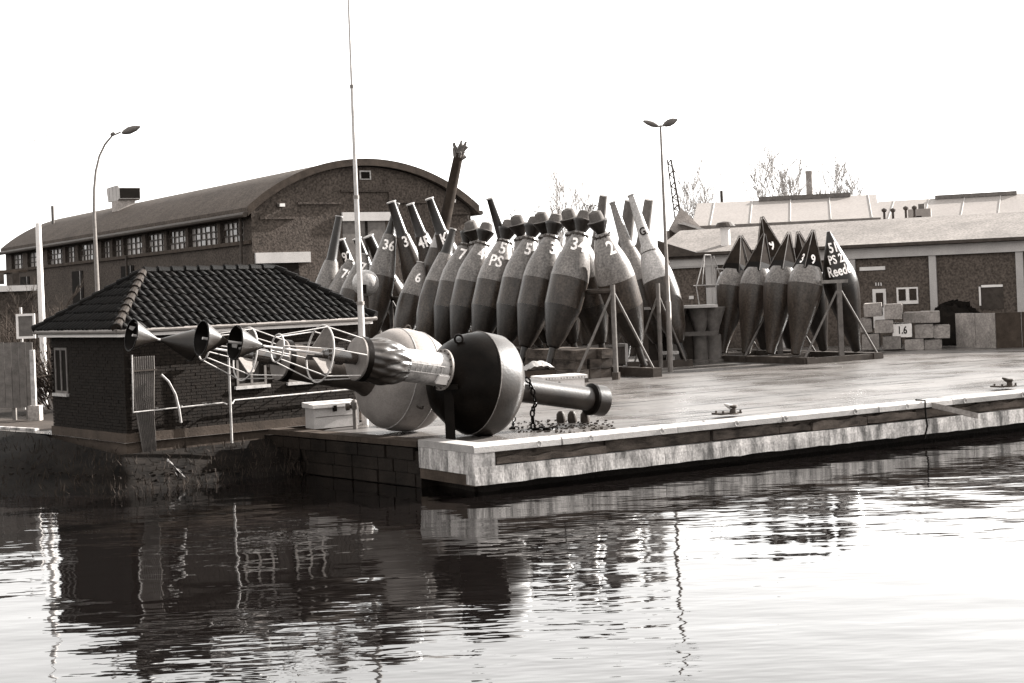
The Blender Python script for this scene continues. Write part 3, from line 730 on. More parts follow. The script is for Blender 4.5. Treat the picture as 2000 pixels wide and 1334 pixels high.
# ------------------------------------------------------------------ white-roofed sheds behind
def shed(name, label, pl, pr_, dl, dr_, ridge, eave, depth, barx, gab):
    """pl/pr pixel x at left/right eave; heights in m"""
    a = Pd(pl[0], pl[1], dl); b_ = Pd(pr_[0], pr_[1], dr_); a.z = b_.z = 0
    t_ = thing(name, label, 'building', a); ex = (b_ - a).normalized(); ey = V((-ex.y, ex.x, 0)); ln = (b_ - a).length
    Fm = Matrix(((ex.x, ey.x, 0, a.x), (ex.y, ey.y, 0, a.y), (0, 0, 1, 0), (0, 0, 0, 1)))
    MB().box(.2, ln - .2, .3, depth - .3, DZ, eave, Fm).build('wall', gab, t_)
    MB().prism([Fm @ V((.2, .3, eave)), Fm @ V((.2, depth / 2, ridge - .15)), Fm @ V((.2, depth - .3, eave))], ex * .2).build('gable', gab, t_)
    up = V((0, 0, .12))
    rf = MB().prism([Fm @ V((0, -.2, eave)), Fm @ V((0, depth / 2, ridge)), Fm @ V((0, depth / 2, ridge)) + up, Fm @ V((0, -.2, eave)) + up], ex * ln).build('roof', 'roofwhite', t_)
    MB().prism([Fm @ V((0, depth + .2, eave)), Fm @ V((0, depth / 2 + .005, ridge)), Fm @ V((0, depth / 2 + .005, ridge)) + up, Fm @ V((0, depth + .2, eave)) + up], ex * ln).build('roof', 'roofwhite', t_)
    k = 1.0
    while k < ln:                                        # standing seams
        MB().prism([Fm @ V((k, -.2, eave + .121)), Fm @ V((k, depth / 2, ridge + .121)), Fm @ V((k, depth / 2, ridge + .16)), Fm @ V((k, -.2, eave + .16))], ex * .05).build('roof_seam', 'lintel', rf)
        k += 2.2
    MB().box(barx[0], barx[1], depth / 2 - .3, depth / 2 + .3, ridge + .05, ridge + .30, Fm).build('ridge_vent', 'steel', rf)
    MB().box(.0, ln, -.28, -.205, eave - .15, eave + .1, Fm).build('gutter', 'steel', rf)
    return t_
shed('white_roofed_shed', 'shed with long white metal roof and dark gable behind the racks', (1352, 447), (1720, 432), 86, 84, 7.55, 6.05, 9, (3.6, 8.8), 'brickl')
shed('white_roofed_shed', 'shed with white roof behind the squat chimney stack at right', (1700, 436), (2080, 418), 96, 92, 7.7, 6.1, 9, (3.6, 8.6), 'lintel')
# its gable annex with dark wedge
c = Pd(1352, 452, 85); 
ga = thing('grey_gable', 'small dark gabled dormer end beside the white roof', 'building', (c.x, c.y, 0))
MB().prism([Pd(1307, 447, 84.5), Pd(1330, 405, 84.5), Pd(1375, 450, 84.5), Pd(1330, 462, 84.5)], V((.3, 3, 0))).build('gable', 'block', ga)
MB().prism([Pd(1322, 437, 83), Pd(1336, 434, 83), Pd(1376, 447, 83), Pd(1374, 451, 83), Pd(1336, 439, 83)], V((.3, 2, 0))).build('canopy', 'rail', ga)
MB().obox(V((c.x - 1.2, c.y + .6, DZ)), V((1.5, 0, 0)), V((0, 2.2, 0)), V((0, 0, c.z + .2))).build('wall', 'brickl', ga)

# chimney, lattice mast, pole in the distance
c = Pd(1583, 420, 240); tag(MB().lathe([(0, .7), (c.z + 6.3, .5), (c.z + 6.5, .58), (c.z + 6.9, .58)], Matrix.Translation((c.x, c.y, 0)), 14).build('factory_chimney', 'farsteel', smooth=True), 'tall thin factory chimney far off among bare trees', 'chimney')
c = Pd(1410, 400, 120); tag(MB().lathe([(0, .14), (c.z + 1.1, .12)], Matrix.Translation((c.x, c.y, 0)), 8).build('stack_pipe', 'steeld', smooth=True), 'lone dark stack pipe above the white roof', 'chimney')
c0, c1 = Pd(1324, 425, 130), Pd(1307, 312, 130)
ms = thing('lattice_crane_jib', 'dark lattice jib leaning above the white roofed shed', 'crane', (c0.x, c0.y, 0))
ax = (c1 - c0); b0 = c0 - ax * 1.6; off = [V((-.32, 0, 0)), V((.32, .25, 0)), V((.32, -.25, 0))]
mb = MB()
for o_ in off: mb.pipe([b0 + o_ * 1.3, c1 + o_ * .5], .075, 4)
mb.build('chord', 'steeld', ms); mb = MB()
for k in range(40):
    f0, f1 = k / 40, (k + 1) / 40
    i0, i1 = off[k % 3] * (1.3 - .8 * f0), off[(k + 1) % 3] * (1.3 - .8 * f1)
    mb.pipe([b0.lerp(c1, f0) + i0, b0.lerp(c1, f1) + i1], .06, 4)
    mb.pipe([b0.lerp(c1, f1) + off[0] * (1.3 - .8 * f1), b0.lerp(c1, f1) + off[1] * (1.3 - .8 * f1)], .03, 4)
mb.build('lacing', 'steeld', ms)

# ------------------------------------------------------------------ bare trees
def tree(name, label, px_, base_py, top_py, d, mt, seed, spread=.35, group=None, rt=.16):
    rr = random.Random(seed); b_ = Pd(px_, base_py, d); tp = Pd(px_ + rr.uniform(-8, 8), top_py, d); b0 = V((b_.x, b_.y, DZ))
    t_ = thing(name, label, 'tree', b0, group); H = tp.z - DZ
    tr = MB(); cr = MB()
    pts = [b0 + V((rr.uniform(-.15, .15) * k / 6, rr.uniform(-.1, .1), H * .8 * k / 6)) for k in range(7)]
    tr.pipe(pts, [rt * (1 - .8 * k / 6) for k in range(7)], 6); tr.build('trunk', mt, t_, True)
    def br(p, d_, ln, r_, lev):
        r_ = max(r_, .034 if 'far' in mt else .006)
        q_ = p + d_ * ln; md = p.lerp(q_, .5) + V((rr.uniform(-.05, .05), rr.uniform(-.05, .05), .04)) * ln
        cr.pipe([p, md, q_], [r_, r_ * .75, r_ * .45], 3, False)
        if lev > 0:
            for k in range(rr.randint(3, 5)):
                f = rr.uniform(.3, 1); nd = (d_ + V((rr.uniform(-.6, .6), rr.uniform(-.6, .6), rr.uniform(-.1, .5)))).normalized()
                br(p.lerp(q_, f), nd, ln * rr.uniform(.45, .7), r_ * .55, lev - 1)
    for k in range(24 if 'far' in mt else 14):
        f = rr.uniform(.35, 1); p = pts[0].lerp(pts[-1], f); a = rr.uniform(0, 6.28)
        br(p, V((math.cos(a) * spread, math.sin(a) * spread, 1 - spread * .4)).normalized(), H * rr.uniform(.12, .28), rt * .28 * (1.15 - f * .6), 2)
    cr.build('crown', mt, t_)
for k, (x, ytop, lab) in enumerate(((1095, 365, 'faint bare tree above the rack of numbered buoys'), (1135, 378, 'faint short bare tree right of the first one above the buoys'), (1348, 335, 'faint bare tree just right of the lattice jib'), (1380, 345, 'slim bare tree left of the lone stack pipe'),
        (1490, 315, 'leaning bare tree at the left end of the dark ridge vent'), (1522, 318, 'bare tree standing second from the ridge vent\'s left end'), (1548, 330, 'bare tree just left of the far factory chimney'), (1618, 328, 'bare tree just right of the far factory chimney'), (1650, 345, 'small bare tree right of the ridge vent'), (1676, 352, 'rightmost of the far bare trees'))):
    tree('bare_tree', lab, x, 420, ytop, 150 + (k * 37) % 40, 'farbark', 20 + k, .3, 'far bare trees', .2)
tree('bare_tree', 'bare shrubby tree before the hall, left of the tall white mast', 40, 650, 560, 60, 'shrub', 51, .75, 'bare trees by the hall', .1)
tree('bare_tree', 'bare shrubby tree before the hall, right of the tall white mast', 128, 640, 548, 62, 'shrub', 52, .75, 'bare trees by the hall', .1)
def shrub(label, px_, py_, d, rad, h, seed):
    rr = random.Random(seed); c = Pd(px_, py_, d); c.z = DZ; mb = MB()
    for k in range(420):
        a = rr.uniform(0, 6.28); rd = rad * rr.random() ** .6; p = c + V((math.cos(a) * rd * .5, math.sin(a) * rd * .5, rr.uniform(0, h * .5)))
        q_ = c + V((math.cos(a) * rd * 1.2 + rr.uniform(-.2, .2), math.sin(a) * rd + rr.uniform(-.2, .2), h * rr.uniform(.4, 1) * (1 - .3 * rd / rad)))
        mb.pipe([p, q_], [.016, .006], 3, False)
        for j in range(4):
            e = p.lerp(q_, rr.uniform(.4, 1)); s_ = rr.uniform(.03, .08); dv = V((rr.uniform(-1, 1), rr.uniform(-1, 1), rr.uniform(-1, 1))) * s_; dv2 = V((rr.uniform(-1, 1), rr.uniform(-1, 1), rr.uniform(-1, 1))) * s_
            mb.add([e, e + dv, e + dv2], [(0, 1, 2)])
    o = mb.build('shrub', 'shrub'); tag(o, label, 'shrub', 'shrubs in front of the hall')
shrub('dark leafless shrub at the far left edge below the annex', 5, 660, 56, 2.2, 3.4, 1)
shrub('dark leafless shrub behind the white framed sign', 75, 660, 57, 2.2, 3.6, 2)
shrub('dark leafless shrub right of the white mast behind the hut roof', 150, 660, 58, 2.2, 3.3, 3)
shrub('low dark shrub in the gap left of the hut wall', 118, 780, 46, 1.6, 2.4, 4)

# ------------------------------------------------------------------ poles and lamps
def pole_thing(name, label, cat, base, pts, rs, mt, n_=10):
    t_ = thing(name, label, cat, base); MB().pipe(pts, rs, n_).build('pole', mt, t_, True); return t_
b_ = Pd(709, 720, 36.6); b_.z = DZ; tp = Pd(679, -40, 36.6)
def onp(py): return Pd(679 + (709 - 679) * (py + 40) / 760, py, 36.6)
fp = pole_thing('flagpole', 'very tall slim white flagpole rising behind the lattice cages', 'flagpole', b_, [b_, onp(592), onp(591), onp(385), onp(384), onp(170), onp(168), tp], [.085, .078, .066, .06, .05, .042, .034, .026], 'pole', 14)
for y_, r_ in ((592, .095), (385, .068), (169, .05)):
    MB().lathe([(-.04, r_), (.04, r_)], Matrix.Translation(onp(y_)), 14).build('collar', 'galv', fp, True)
b_ = Pd(86, 700, 48); tp = Pd(73, 436, 48); b_.z = DZ; tp.x = b_.x = (Pd(86, 690, 48).x + tp.x) / 2
am = pole_thing('antenna_mast', 'thick white mast with thin aerial behind the hut\'s left corner', 'mast', b_, [b_, V((b_.x, b_.y, tp.z * .6)), tp], [.10, .095, .085], 'white', 12)
MB().tube(tp, tp + V((0, 0, 2.7)), .012, .008, 6).build('aerial_rod', 'galv', am)
mb = MB(); e = tp + V((.05, 0, 2.65)); mb.pipe([e + V((-.35, .3, -.1)), e + V((.65, -.3, .12))], .01, 4)
for k in range(5): q_ = e + V((-.3 + .22 * k, .25 - .13 * k, -.09 + .05 * k)); mb.pipe([q_ - V((.0, 0, .2 - .02 * k)), q_ + V((0, 0, .2 - .02 * k))], .006, 4)
mb.build('aerial', 'galv', am)
# curved street lamp
d = 56; b_ = Pd(190, 640, d); b_.z = DZ
ln_pts = [b_, Pd(190, 560, d), Pd(184, 420, d), Pd(184, 370, d), Pd(187, 335, d), Pd(194, 305, d), Pd(205, 282, d), Pd(219, 265, d), Pd(236, 258, d)]
sl = pole_thing('street_lamp', 'street lamp with curved neck above the hut roof', 'lamp', b_, ln_pts, [.09, .08, .06, .05, .045, .04, .04, .035, .03], 'galv')
def lamp_head(p, q_, parent, w0=.12):
    dr_ = (q_ - p); ln = dr_.length; F = axisM(p, dr_)
    return MB().lathe([(0, .04), (ln * .15, w0 * .7), (ln * .4, w0), (ln * .75, w0 * .8), (ln, .03)], F, 12).build('lamp_head', 'steel', parent, True)
h_ = lamp_head(Pd(238, 260, d), Pd(274, 247, d), sl, .14); lamp_head(Pd(216, 264, d), Pd(224, 259, d), sl, .07)
# twin lamp
d = 53.5; b_ = Pd(1308, 690, d); b_.z = DZ; tp = Pd(1290, 246, d)
tl = pole_thing('twin_street_lamp', 'tall street lamp with two heads behind the pale buoys', 'lamp', b_, [b_, Pd(1305, 590, d), Pd(1305, 588, d), Pd(1299, 450, d), tp], [.1, .1, .075, .06, .04], 'galv')
MB().pipe([Pd(1284, 247, d), tp, Pd(1297, 246, d)], .03, 6).build('arm', 'galv', tl)
lamp_head(Pd(1286, 247, d), Pd(1256, 236, d), tl, .1); lamp_head(Pd(1295, 245, d), Pd(1323, 233, d), tl, .13)

# ------------------------------------------------------------------ spar buoys
PB = [(0, .10), (.03, .14), (.1, .14), (.12, .11), (.72, .12), (.76, .20), (1.1, .34), (2.12, .62), (2.16, .625), (3.12, .655), (3.16, .655), (3.55, .62), (3.9, .53), (4.72, .25), (4.78, .2)]
PT_ = [(0, .10), (.1, .14), (.6, .13), (.66, .2), (1.2, .42), (1.9, .58), (2.5, .62), (3.0, .60), (3.3, .56), (3.9, .43), (4.4, .30), (4.5, .215)]
PL = [(0, .10), (.1, .14), (.6, .13), (.66, .2), (1.3, .42), (2.1, .58), (2.8, .62), (3.4, .60), (3.9, .54), (4.6, .42), (5.0, .345), (5.4, .285), (5.5, .27)]
PC = [(0, .10), (.05, .17), (.3, .2), (.7, .29), (1.3, .43), (1.9, .56), (2.35, .625), (2.6, .635), (2.66, .635), (2.9, .605), (3.15, .53), (3.3, .44)]
def cut(prof, z0, z1):
    out = [(z0, prof_r(prof, z0))] + [(z, r_) for z, r_ in prof if z0 < z < z1] + [(z1, prof_r(prof, z1))]
    return out
def place(base, topdir, spin=0.0):
    A = V(topdir).normalized(); q_ = V((0, 0, 1)).rotation_difference(A)
    return Matrix.Translation(base) @ q_.to_matrix().to_4x4()
def phi_cam(M4):
    c = M4.inverted().to_3x3() @ (V((0, 0, EYE)) - M4.translation); return math.atan2(c.y, c.x)
def buoy_basket(label, M4, num, group, dphi=0.0, num2=None, size=.62, zt=4.25):
    t_ = thing('spar_buoy', label, 'buoy', None, group, M4); ph = phi_cam(M4) + dphi
    MB().lathe(cut(PB, 0, .72), n=14).build('foot', 'low', t_, True)
    MB().lathe(cut(PB, .72, 2.14), n=32).build('lower_cone', 'low', t_, True)
    MB().lathe(cut(PB, 2.141, 3.12), n=32).build('waist', 'mid', t_, True)
    up_ = MB().lathe(cut(PB, 3.121, 4.78), n=32).build('upper_body', 'up', t_, True)
    MB().lathe([(4.66, .262), (4.66, .30), (4.70, .30), (4.70, .25)], n=20).build('flange', 'steeld', up_, True)
    mb = MB()
    for k in range(10): a = k * .628; mb.tube((.28 * math.cos(a), .28 * math.sin(a), 4.62), (.28 * math.cos(a), .28 * math.sin(a), 4.74), .02, n=5)
    mb.build('bolts', 'steeld', up_)
    bk = MB().lathe([(4.78, .16), (4.82, .17), (5.12, .33), (5.17, .345), (5.2, .345)], n=30).build('topmark_cone', 'blackm', t_, True)
    MB().lathe([(5.2, .33), (5.23, .25), (5.36, .24), (5.50, .21), (5.54, .12), (5.56, .05)], n=30).build('topmark_cap', 'cap', bk, True)
    mb = MB(); F = Matrix.Translation((0, 0, 5.58)) @ Matrix.Rotation(R(90), 4, 'X')
    mb.ring(F, .17, .012, 12, 4, 0, math.pi); mb.ring(Matrix.Rotation(R(80), 4, 'Z') @ F, .17, .012, 12, 4, 0, math.pi); mb.build('lifting_loop', 'steeld', bk)
    if num: wrap_text(num, size, zt + (.12 if num2 else 0), ph + .15, PB, t_)
    if num2: wrap_text(num2, size, zt - .42, ph - .1, PB, t_)
    return t_
def buoy_tube(label, M4, num, group, tube=1.7, tr=.15, dphi=0.0, size=.62, upm='up', zt=4.1, num2=None, upz=3.05, tubem='blackm', scale=1.0, tbase=4.4, cap=True, PT_=PT_):
    M4 = M4 @ Matrix.Scale(scale, 4)
    t_ = thing('spar_buoy', label, 'buoy', None, group, M4); ph = phi_cam(M4) + dphi
    MB().lathe(cut(PT_, 0, .62), n=14).build('foot', 'low', t_, True)
    MB().lathe(cut(PT_, .62, upz), n=30).build('lower_body', 'mid', t_, True)
    ub = MB().lathe(cut(PT_, upz + .001, tbase), n=30).build('upper_body', upm, t_, True)
    r0 = prof_r(PT_, tbase)
    tb = MB().lathe([(tbase + .001, r0 * .98), (tbase + .1, max(tr * 1.25, r0 * .8)), (tbase + tube, tr), (tbase + tube + .02, tr)], n=18).build('top_tube', tubem, t_, True)
    if cap: MB().lathe([(tbase + tube + .021, tr * 1.2), (tbase + tube + .07, tr * 1.2)], n=18).build('end_plate', 'rail', tb)
    F = Matrix.Translation((prof_r(PT_, 3.6) , 0, 3.6)) @ Matrix.Rotation(R(90), 4, 'X')
    MB().ring(F, .07, .018, 10, 5).build('lifting_eye', 'steeld', ub)
    pr2 = cut(PT_, 0, tbase) + [(tbase + .1, max(tr * 1.25, r0 * .8)), (tbase + tube, tr)]
    if num: wrap_text(num, size, zt, ph + .1, pr2, t_)
    if num2: wrap_text(num2, size * .9, zt - .45, ph + .1, pr2, t_)
    return t_
# left rack: ridge runs away to the left
RO, RDv, RP = V((3.36, 50.3, 0)), V((-.5, .866, 0)), V((.866, .5, 0))
def on_rack(s_, side, off=1.45, lean=18.5, z=.33, shift=0.0):
    b_ = RO + RDv * s_ + RP * (side * off) + V((0, 0, z))
    a = R(lean); return place(b_, RP * (-side * math.sin(a)) + RDv * shift + V((0, 0, math.cos(a))))
GL_ = 'numbered spar buoys leaning on the long rack'
buoy_basket('grey spar buoy 34, nearest of the row leaning right on the long rack', on_rack(1.9, -1), '34', GL_, -.08)
buoy_basket('grey spar buoy 3 with black basket top, second from the near end of the row', on_rack(3.75, -1), '3', GL_, .2)
buoy_basket('slim grey spar buoy 5 without PS, third in the row', on_rack(5.2, -1), '5', GL_, -.1)
buoy_basket('grey spar buoy marked 5 over PS', on_rack(7.05, -1), '5', GL_, -.15, 'PS')
buoy_basket('grey spar buoy 4 between the buoys 5 PS and 7', on_rack(8.75, -1), '4', GL_, .0)
buoy_basket('grey spar buoy 7 with black basket top, left of buoy 4', on_rack(10.05, -1), '7', GL_, -.25)
buoy_tube('smooth dark spar buoy leaning right between buoys 6 and 7', on_rack(11.5, -1), None, GL_, 1.0, .12, upz=3.2)
buoy_tube('smooth spar buoy marked 6, lowest at the far end of the row', on_rack(13.4, -1, 1.5, 18), '6', GL_, .25, .17, upz=3.1, scale=.88, zt=3.9, tubem='up')
buoy_tube('spar buoy 36 with slim tube leaning right before the hall door', on_rack(16.6, -1, 1.5, 16), '36', GL_, 1.35, .10, zt=4.9, upm='up', upz=3.6, PT_=PL, tbase=5.4)
buoy_tube('tall spar buoy with ragged crown topping everything, leaning right', on_rack(13.6, -1, .5, 15.5), None, GL_, 3.4, .19, upm='gbuoy', tubem='pyr', cap=False, upz=4.6, PT_=PL, tbase=5.3)
tall = [o for o in COL.objects if o.type == 'EMPTY' and o.get('label', '').startswith('tall spar buoy with ragged')][0]
mb = MB(); rr = random.Random(2)
for k in range(34):
    a = rr.uniform(0, 6.28); z = 8.45 + rr.uniform(0, .45); p = V((math.cos(a) * .15, math.sin(a) * .15, z)); mb.pipe([p, p + V((math.cos(a) * rr.uniform(.05, .25), math.sin(a) * rr.uniform(.05, .25), rr.uniform(.05, .35)))], [.08, .04], 5)
mb.build('crown', 'steel', tall)
# far side of the rack, leaning left
buoy_basket('dark spar buoy 2 at the near end, leaning left over the stand', on_rack(.75, 1, 1.65, 18.5, .25), '2', GL_, .25)
for s_, lab in ((2.6, 'half hidden spar buoy nearest the stand, behind the first pair of basket tops'), (4.4, 'half hidden sunlit spar buoy showing between buoys 3 and 34'), (6.1, 'half hidden spar buoy whose basket top shows above slim buoy 5'), (9.6, 'hidden spar buoy whose pale flank shows left of buoy 5 PS')):
    buoy_basket(lab, on_rack(s_, 1, 1.35, 14), None, GL_)
buoy_tube('spar buoy with bare dark tube sticking up left between the basket tops', on_rack(7.6, 1, 1.9, 19), None, GL_, 2.0, .12)
buoy_tube('spar buoy marked K with broad dark tube leaning left', on_rack(12.7, 1, 2.2, 19.5), 'K', GL_, 1.4, .15, zt=5.15, upm='mid', PT_=PL, tbase=5.4)
buoy_tube('spar buoy marked 4R with dark tube leaning left', on_rack(14.5, 1, 2.2, 19.5), '4R', GL_, 1.3, .15, zt=5.1, upm='mid', PT_=PL, tbase=5.4)
buoy_tube('spar buoy marked 3 with dark tube leaning left, before the hall door', on_rack(16.1, 1, 2.0, 18), '3', GL_, 1.45, .17, zt=5.15, upm='mid', PT_=PL, tbase=5.4)
buoy_tube('dark blank spar buoy tube leaning left beside the white ball', on_rack(18.5, 1, 2.2, 24), None, GL_, 1.6, .22, scale=.95, upm='mid')
buoy_tube('spar buoy marked 9 behind the flagpole', on_rack(20.2, 1, 2.0, 20), '9', GL_, 1.6, .2, scale=.92, zt=4.9)
buoy_tube('leftmost spar buoy leaning left, marked 92', on_rack(22.0, 1, 2.0, 20), '92', GL_, 1.5, .22, scale=.94, zt=5.1, upm='mid')
buoy_tube('leftmost grey spar buoy leaning right, marked 78', on_rack(20.6, -1, 1.8, 22), '78', GL_, .25, .15, scale=.98, zt=3.95, tubem='up')
buoy_tube('small grey spar buoy leaning right marked 7, next to the white ball', on_rack(18.8, -1, 1.8, 20), '7', GL_, .3, .15, scale=1.0, zt=4.1, tubem='up')
buoy_tube('thin dark spar top left of the flagpole before the hall door', on_rack(21.5, -1, 1.6, 13), None, GL_, 2.0, .15)
# rack
rk = thing('long_buoy_rack', 'long steel trestle rack carrying the numbered spar buoys', 'rack', RO + V((0, 0, DZ)))
MB().pipe([RO + V((0, 0, 2.85)), RO + RDv * 23 + V((0, 0, 2.85))], .09, 8).build('ridge_beam', 'steeld', rk)
for s_ in (0, 5.6, 11.2, 16.8):
    p = RO + RDv * s_
    MB().tube(p + V((0, 0, DZ)), p + V((0, 0, 3.05)), .085, n=10).build('post', 'steel', rk, True)
    MB().tube(p + V((0, 0, DZ)), p + V((0, 0, .18)), .14, n=10).build('post_foot', 'steeld', rk, True)
    for sd_ in (-1, 1): MB().tube(p + RP * sd_ * .06 + V((0, 0, 2.75)), p + RP * sd_ * 1.62 + V((0, 0, .0)), .042, n=8).build('brace', 'steel', rk, True)
for sd_ in (-1, 1):
    MB().obox(RO + RDv * -.3 + RP * (sd_ * 1.45 - .18) + V((0, 0, DZ)), RDv * 23.5, RP * .36, V((0, 0, .3))).build('base_beam', 'steeld', rk)

bl = thing('shade_fill_stack', 'added dark timber stack standing in for shade and clutter under the long rack', 'added fill', RO + RDv * 1.2 + V((0, 0, DZ)))  # added to darken the ground under the rack, for its shade and clutter
rr = random.Random(31)
for k in range(5):
    for j in range(3 - k % 2):
        for lay in range(3):
            MB().obox(RO + RDv * (1.3 + 3.6 * k + rr.uniform(-.2, .2)) + RP * (-.75 + .5 * j + rr.uniform(-.03, .03)) + V((0, 0, DZ + .001 + .33 * lay)), RDv * 3.3, RP * .44, V((0, 0, .32))).build('fill_baulk', 'timber', bl)
# white ball buoy
c = Pd(714, 553, 61); r_ = .53
bb = thing('ball_buoy', 'round white ball buoy behind the flagpole', 'buoy', (c.x, c.y, 0)); F = Matrix.Translation(c)
MB().lathe([(r_ * math.sin(R(-90 + 10 * k)), r_ * math.cos(R(-90 + 10 * k))) for k in range(19)], F, 24).build('ball', 'gbuoy', bb, True, 60)
MB().tube(V((c.x, c.y, DZ)), c - V((0, 0, r_ * .98)), .1, n=10).build('stem', 'steeld', bb, True)
MB().obox(c + V((-.08, -.60, -.42)), V((.16, 0, 0)), V((0, .12, 0)), V((0, 0, .36))).build('hatch', 'dark', bb)

# right rack with cone-topped buoys
def buoy_cone(label, M4, group, lines=(), dphi=0.0, ups='up', scale=1.0, edge=None, topm='pyr', rnd_=False):
    M4 = M4 @ Matrix.Scale(scale, 4); t_ = thing('cone_buoy', label, 'buoy', None, group, M4); ph = phi_cam(M4)
    MB().lathe(cut(PC, 0, 2.62), n=30).build('lower_body', 'mid' if ups == 'up' else 'blackm', t_, True)
    MB().lathe(cut(PC, 2.621, 3.3), n=30).build('upper_body', ups, t_, True)
    a0 = ph + (edge if edge is not None else .12); ap = V((0, 0, 4.62)); zb = 3.16; rb_ = .56
    cs = [V((rb_ * math.cos(a0 + k * math.pi / 2), rb_ * math.sin(a0 + k * math.pi / 2), zb)) for k in range(4)]; ts = [V((.05 * math.cos(a0 + k * math.pi / 2), .05 * math.sin(a0 + k * math.pi / 2), 4.6)) for k in range(4)]
    CR = [(2.6, .64), (2.9, .615), (3.15, .56), (3.3, .50), (4.6, .07), (4.62, .05)]
    if rnd_: tm = MB().lathe(CR[1:], n=30).build('cone_topmark', 'blackm', t_, True)
    else:
        py = MB(); py.add(cs + ts, [(0, 1, 5, 4), (1, 2, 6, 5), (2, 3, 7, 6), (3, 0, 4, 7), (3, 2, 1, 0), (4, 5, 6, 7)])
        tm = py.build('pyramid_topmark', topm, t_)
    ed_ = MB()
    for k in range(0 if rnd_ else 4): ed_.pipe([cs[k] * 1.005, ts[k] * 1.02], .016, 5)
    if not rnd_: ed_.build('edge_rods', 'steel', tm)
    if ups == 'up':
        bd = MB(); lv = [c_.lerp(t2_, .26) * 1.006 for c_, t2_ in zip(cs, ts)]; lv2 = [c_.lerp(t2_, .0) * 1.006 for c_, t2_ in zip(cs, ts)]
        lv = [V((q_.x, q_.y, zb + .26 * 1.44)) for q_ in lv]; bd.add(lv2 + lv, [(0, 1, 5, 4), (1, 2, 6, 5), (2, 3, 7, 6), (3, 0, 4, 7)]); bd.build('topmark_band', 'black', tm)
    for (s_, size, z, dp) in lines:
        if rnd_: wrap_text(s_, size, z, ph + dp, CR, t_, squeeze=.72); continue
        na = a0 + dp * math.pi / 4; apo = rb_ * math.cos(math.pi / 4); f = 1 - (z - zb) / 1.44
        zo = V((math.cos(na) * 1.44, math.sin(na) * 1.44, apo)).normalized(); xo = V((-math.sin(na), math.cos(na), 0)); yo = zo.cross(xo)
        cc_ = V((math.cos(na) * apo * f, math.sin(na) * apo * f, z)) + zo * .015 - xo * dp * .02
        flat_text(s_, size, Matrix(((xo.x, yo.x, zo.x, cc_.x), (xo.y, yo.y, zo.y, cc_.y), (xo.z, yo.z, zo.z, cc_.z), (0, 0, 0, 1))), t_, 'num', squeeze=.8)
    return t_
SO = V((11.93, 55.75, 0))
SD, SP = V((-.5, .866, 0)), V((.866, .5, 0))
def on_rack2(s_, side, off=1.4, lean=13.5, z=.22):
    b_ = SO + SD * s_ + SP * (side * off) + V((0, 0, z)); a = R(lean)
    return place(b_, SP * (-side * math.sin(a)) + V((0, 0, math.cos(a))))
GR_ = 'cone-topped buoys leaning on the short rack'
buoy_cone('grey cone-topped buoy marked 3 and 9, nearest of its row', on_rack2(.9, -1), GR_, (('3', .5, 3.53, -1), ('9', .5, 3.53, 1)), edge=-.2)
buoy_cone('grey cone-topped buoy second from the near end of its row', on_rack2(2.3, -1, 1.4, 14), GR_, edge=-.05)
buoy_cone('grey cone-topped buoy third from the near end of its row', on_rack2(3.75, -1, 1.4, 14), GR_, edge=.05)
buoy_cone('leftmost dark grey cone-topped buoy of the short rack', on_rack2(5.2, -1, 1.4, 14), GR_, edge=.3)
buoy_cone('black cone-topped buoy lettered 51, PS 22 and Reede', on_rack2(.6, 1, 1.3, 14.5), GR_, (('51', .5, 4.02, .15), ('PS 22', .44, 3.60, .25), ('Reede', .5, 3.18, .12)), ups='blackm', rnd_=True)
buoy_cone('black cone-topped buoy half hidden behind the stand post', on_rack2(2.4, 1, 1.3, 13), GR_, ups='blackm')
buoy_cone('tallest dark cone-topped buoy, marked 4 and 9, rising behind the row', on_rack2(4.3, 1, 1.3, 13, .3), GR_, (('4', .5, 3.62, -1), ('9', .5, 3.68, 1)), ups='blackm', scale=1.13, edge=-.25)
buoy_cone('dark cone-topped buoy whose tip shows behind the third of the row', on_rack2(5.9, 1, 1.3, 12), GR_, ups='blackm')
rk = thing('short_buoy_rack', 'steel trestle rack on timber beams carrying the cone-topped buoys', 'rack', SO + V((0, 0, DZ)))
for s_ in (0, 3.4, 6.8):
    p = SO + SD * s_
    MB().obox(p + V((-.09, -.09, DZ)), V((.18, 0, 0)), V((0, .18, 0)), V((0, 0, 2.85))).build('post', 'steel', rk)
    MB().obox(p - SP * .8 + V((0, 0, 2.79)), SP * 1.5, SD * .12, V((0, 0, .12))).build('cross_bar', 'steel', rk)
    for sd_ in (-1, 1): MB().tube(p + SP * sd_ * .1 + V((0, 0, 2.5)), p + SP * sd_ * 1.72 + V((0, 0, .16)), .04, n=8).build('brace', 'steel', rk, True)
    MB().obox(p - SP * 1.9 - SD * .15 + V((0, 0, DZ + .004)), SP * 3.8, SD * .3, V((0, 0, .2))).build('sleeper', 'steeld', rk)
for sd_ in (-1, 1):
    MB().obox(SO - SD * .2 + SP * (sd_ * 1.6 - .2) + V((0, 0, DZ)), SD * 8, SP * .4, V((0, 0, .235))).build('base_beam', 'steeld', rk)

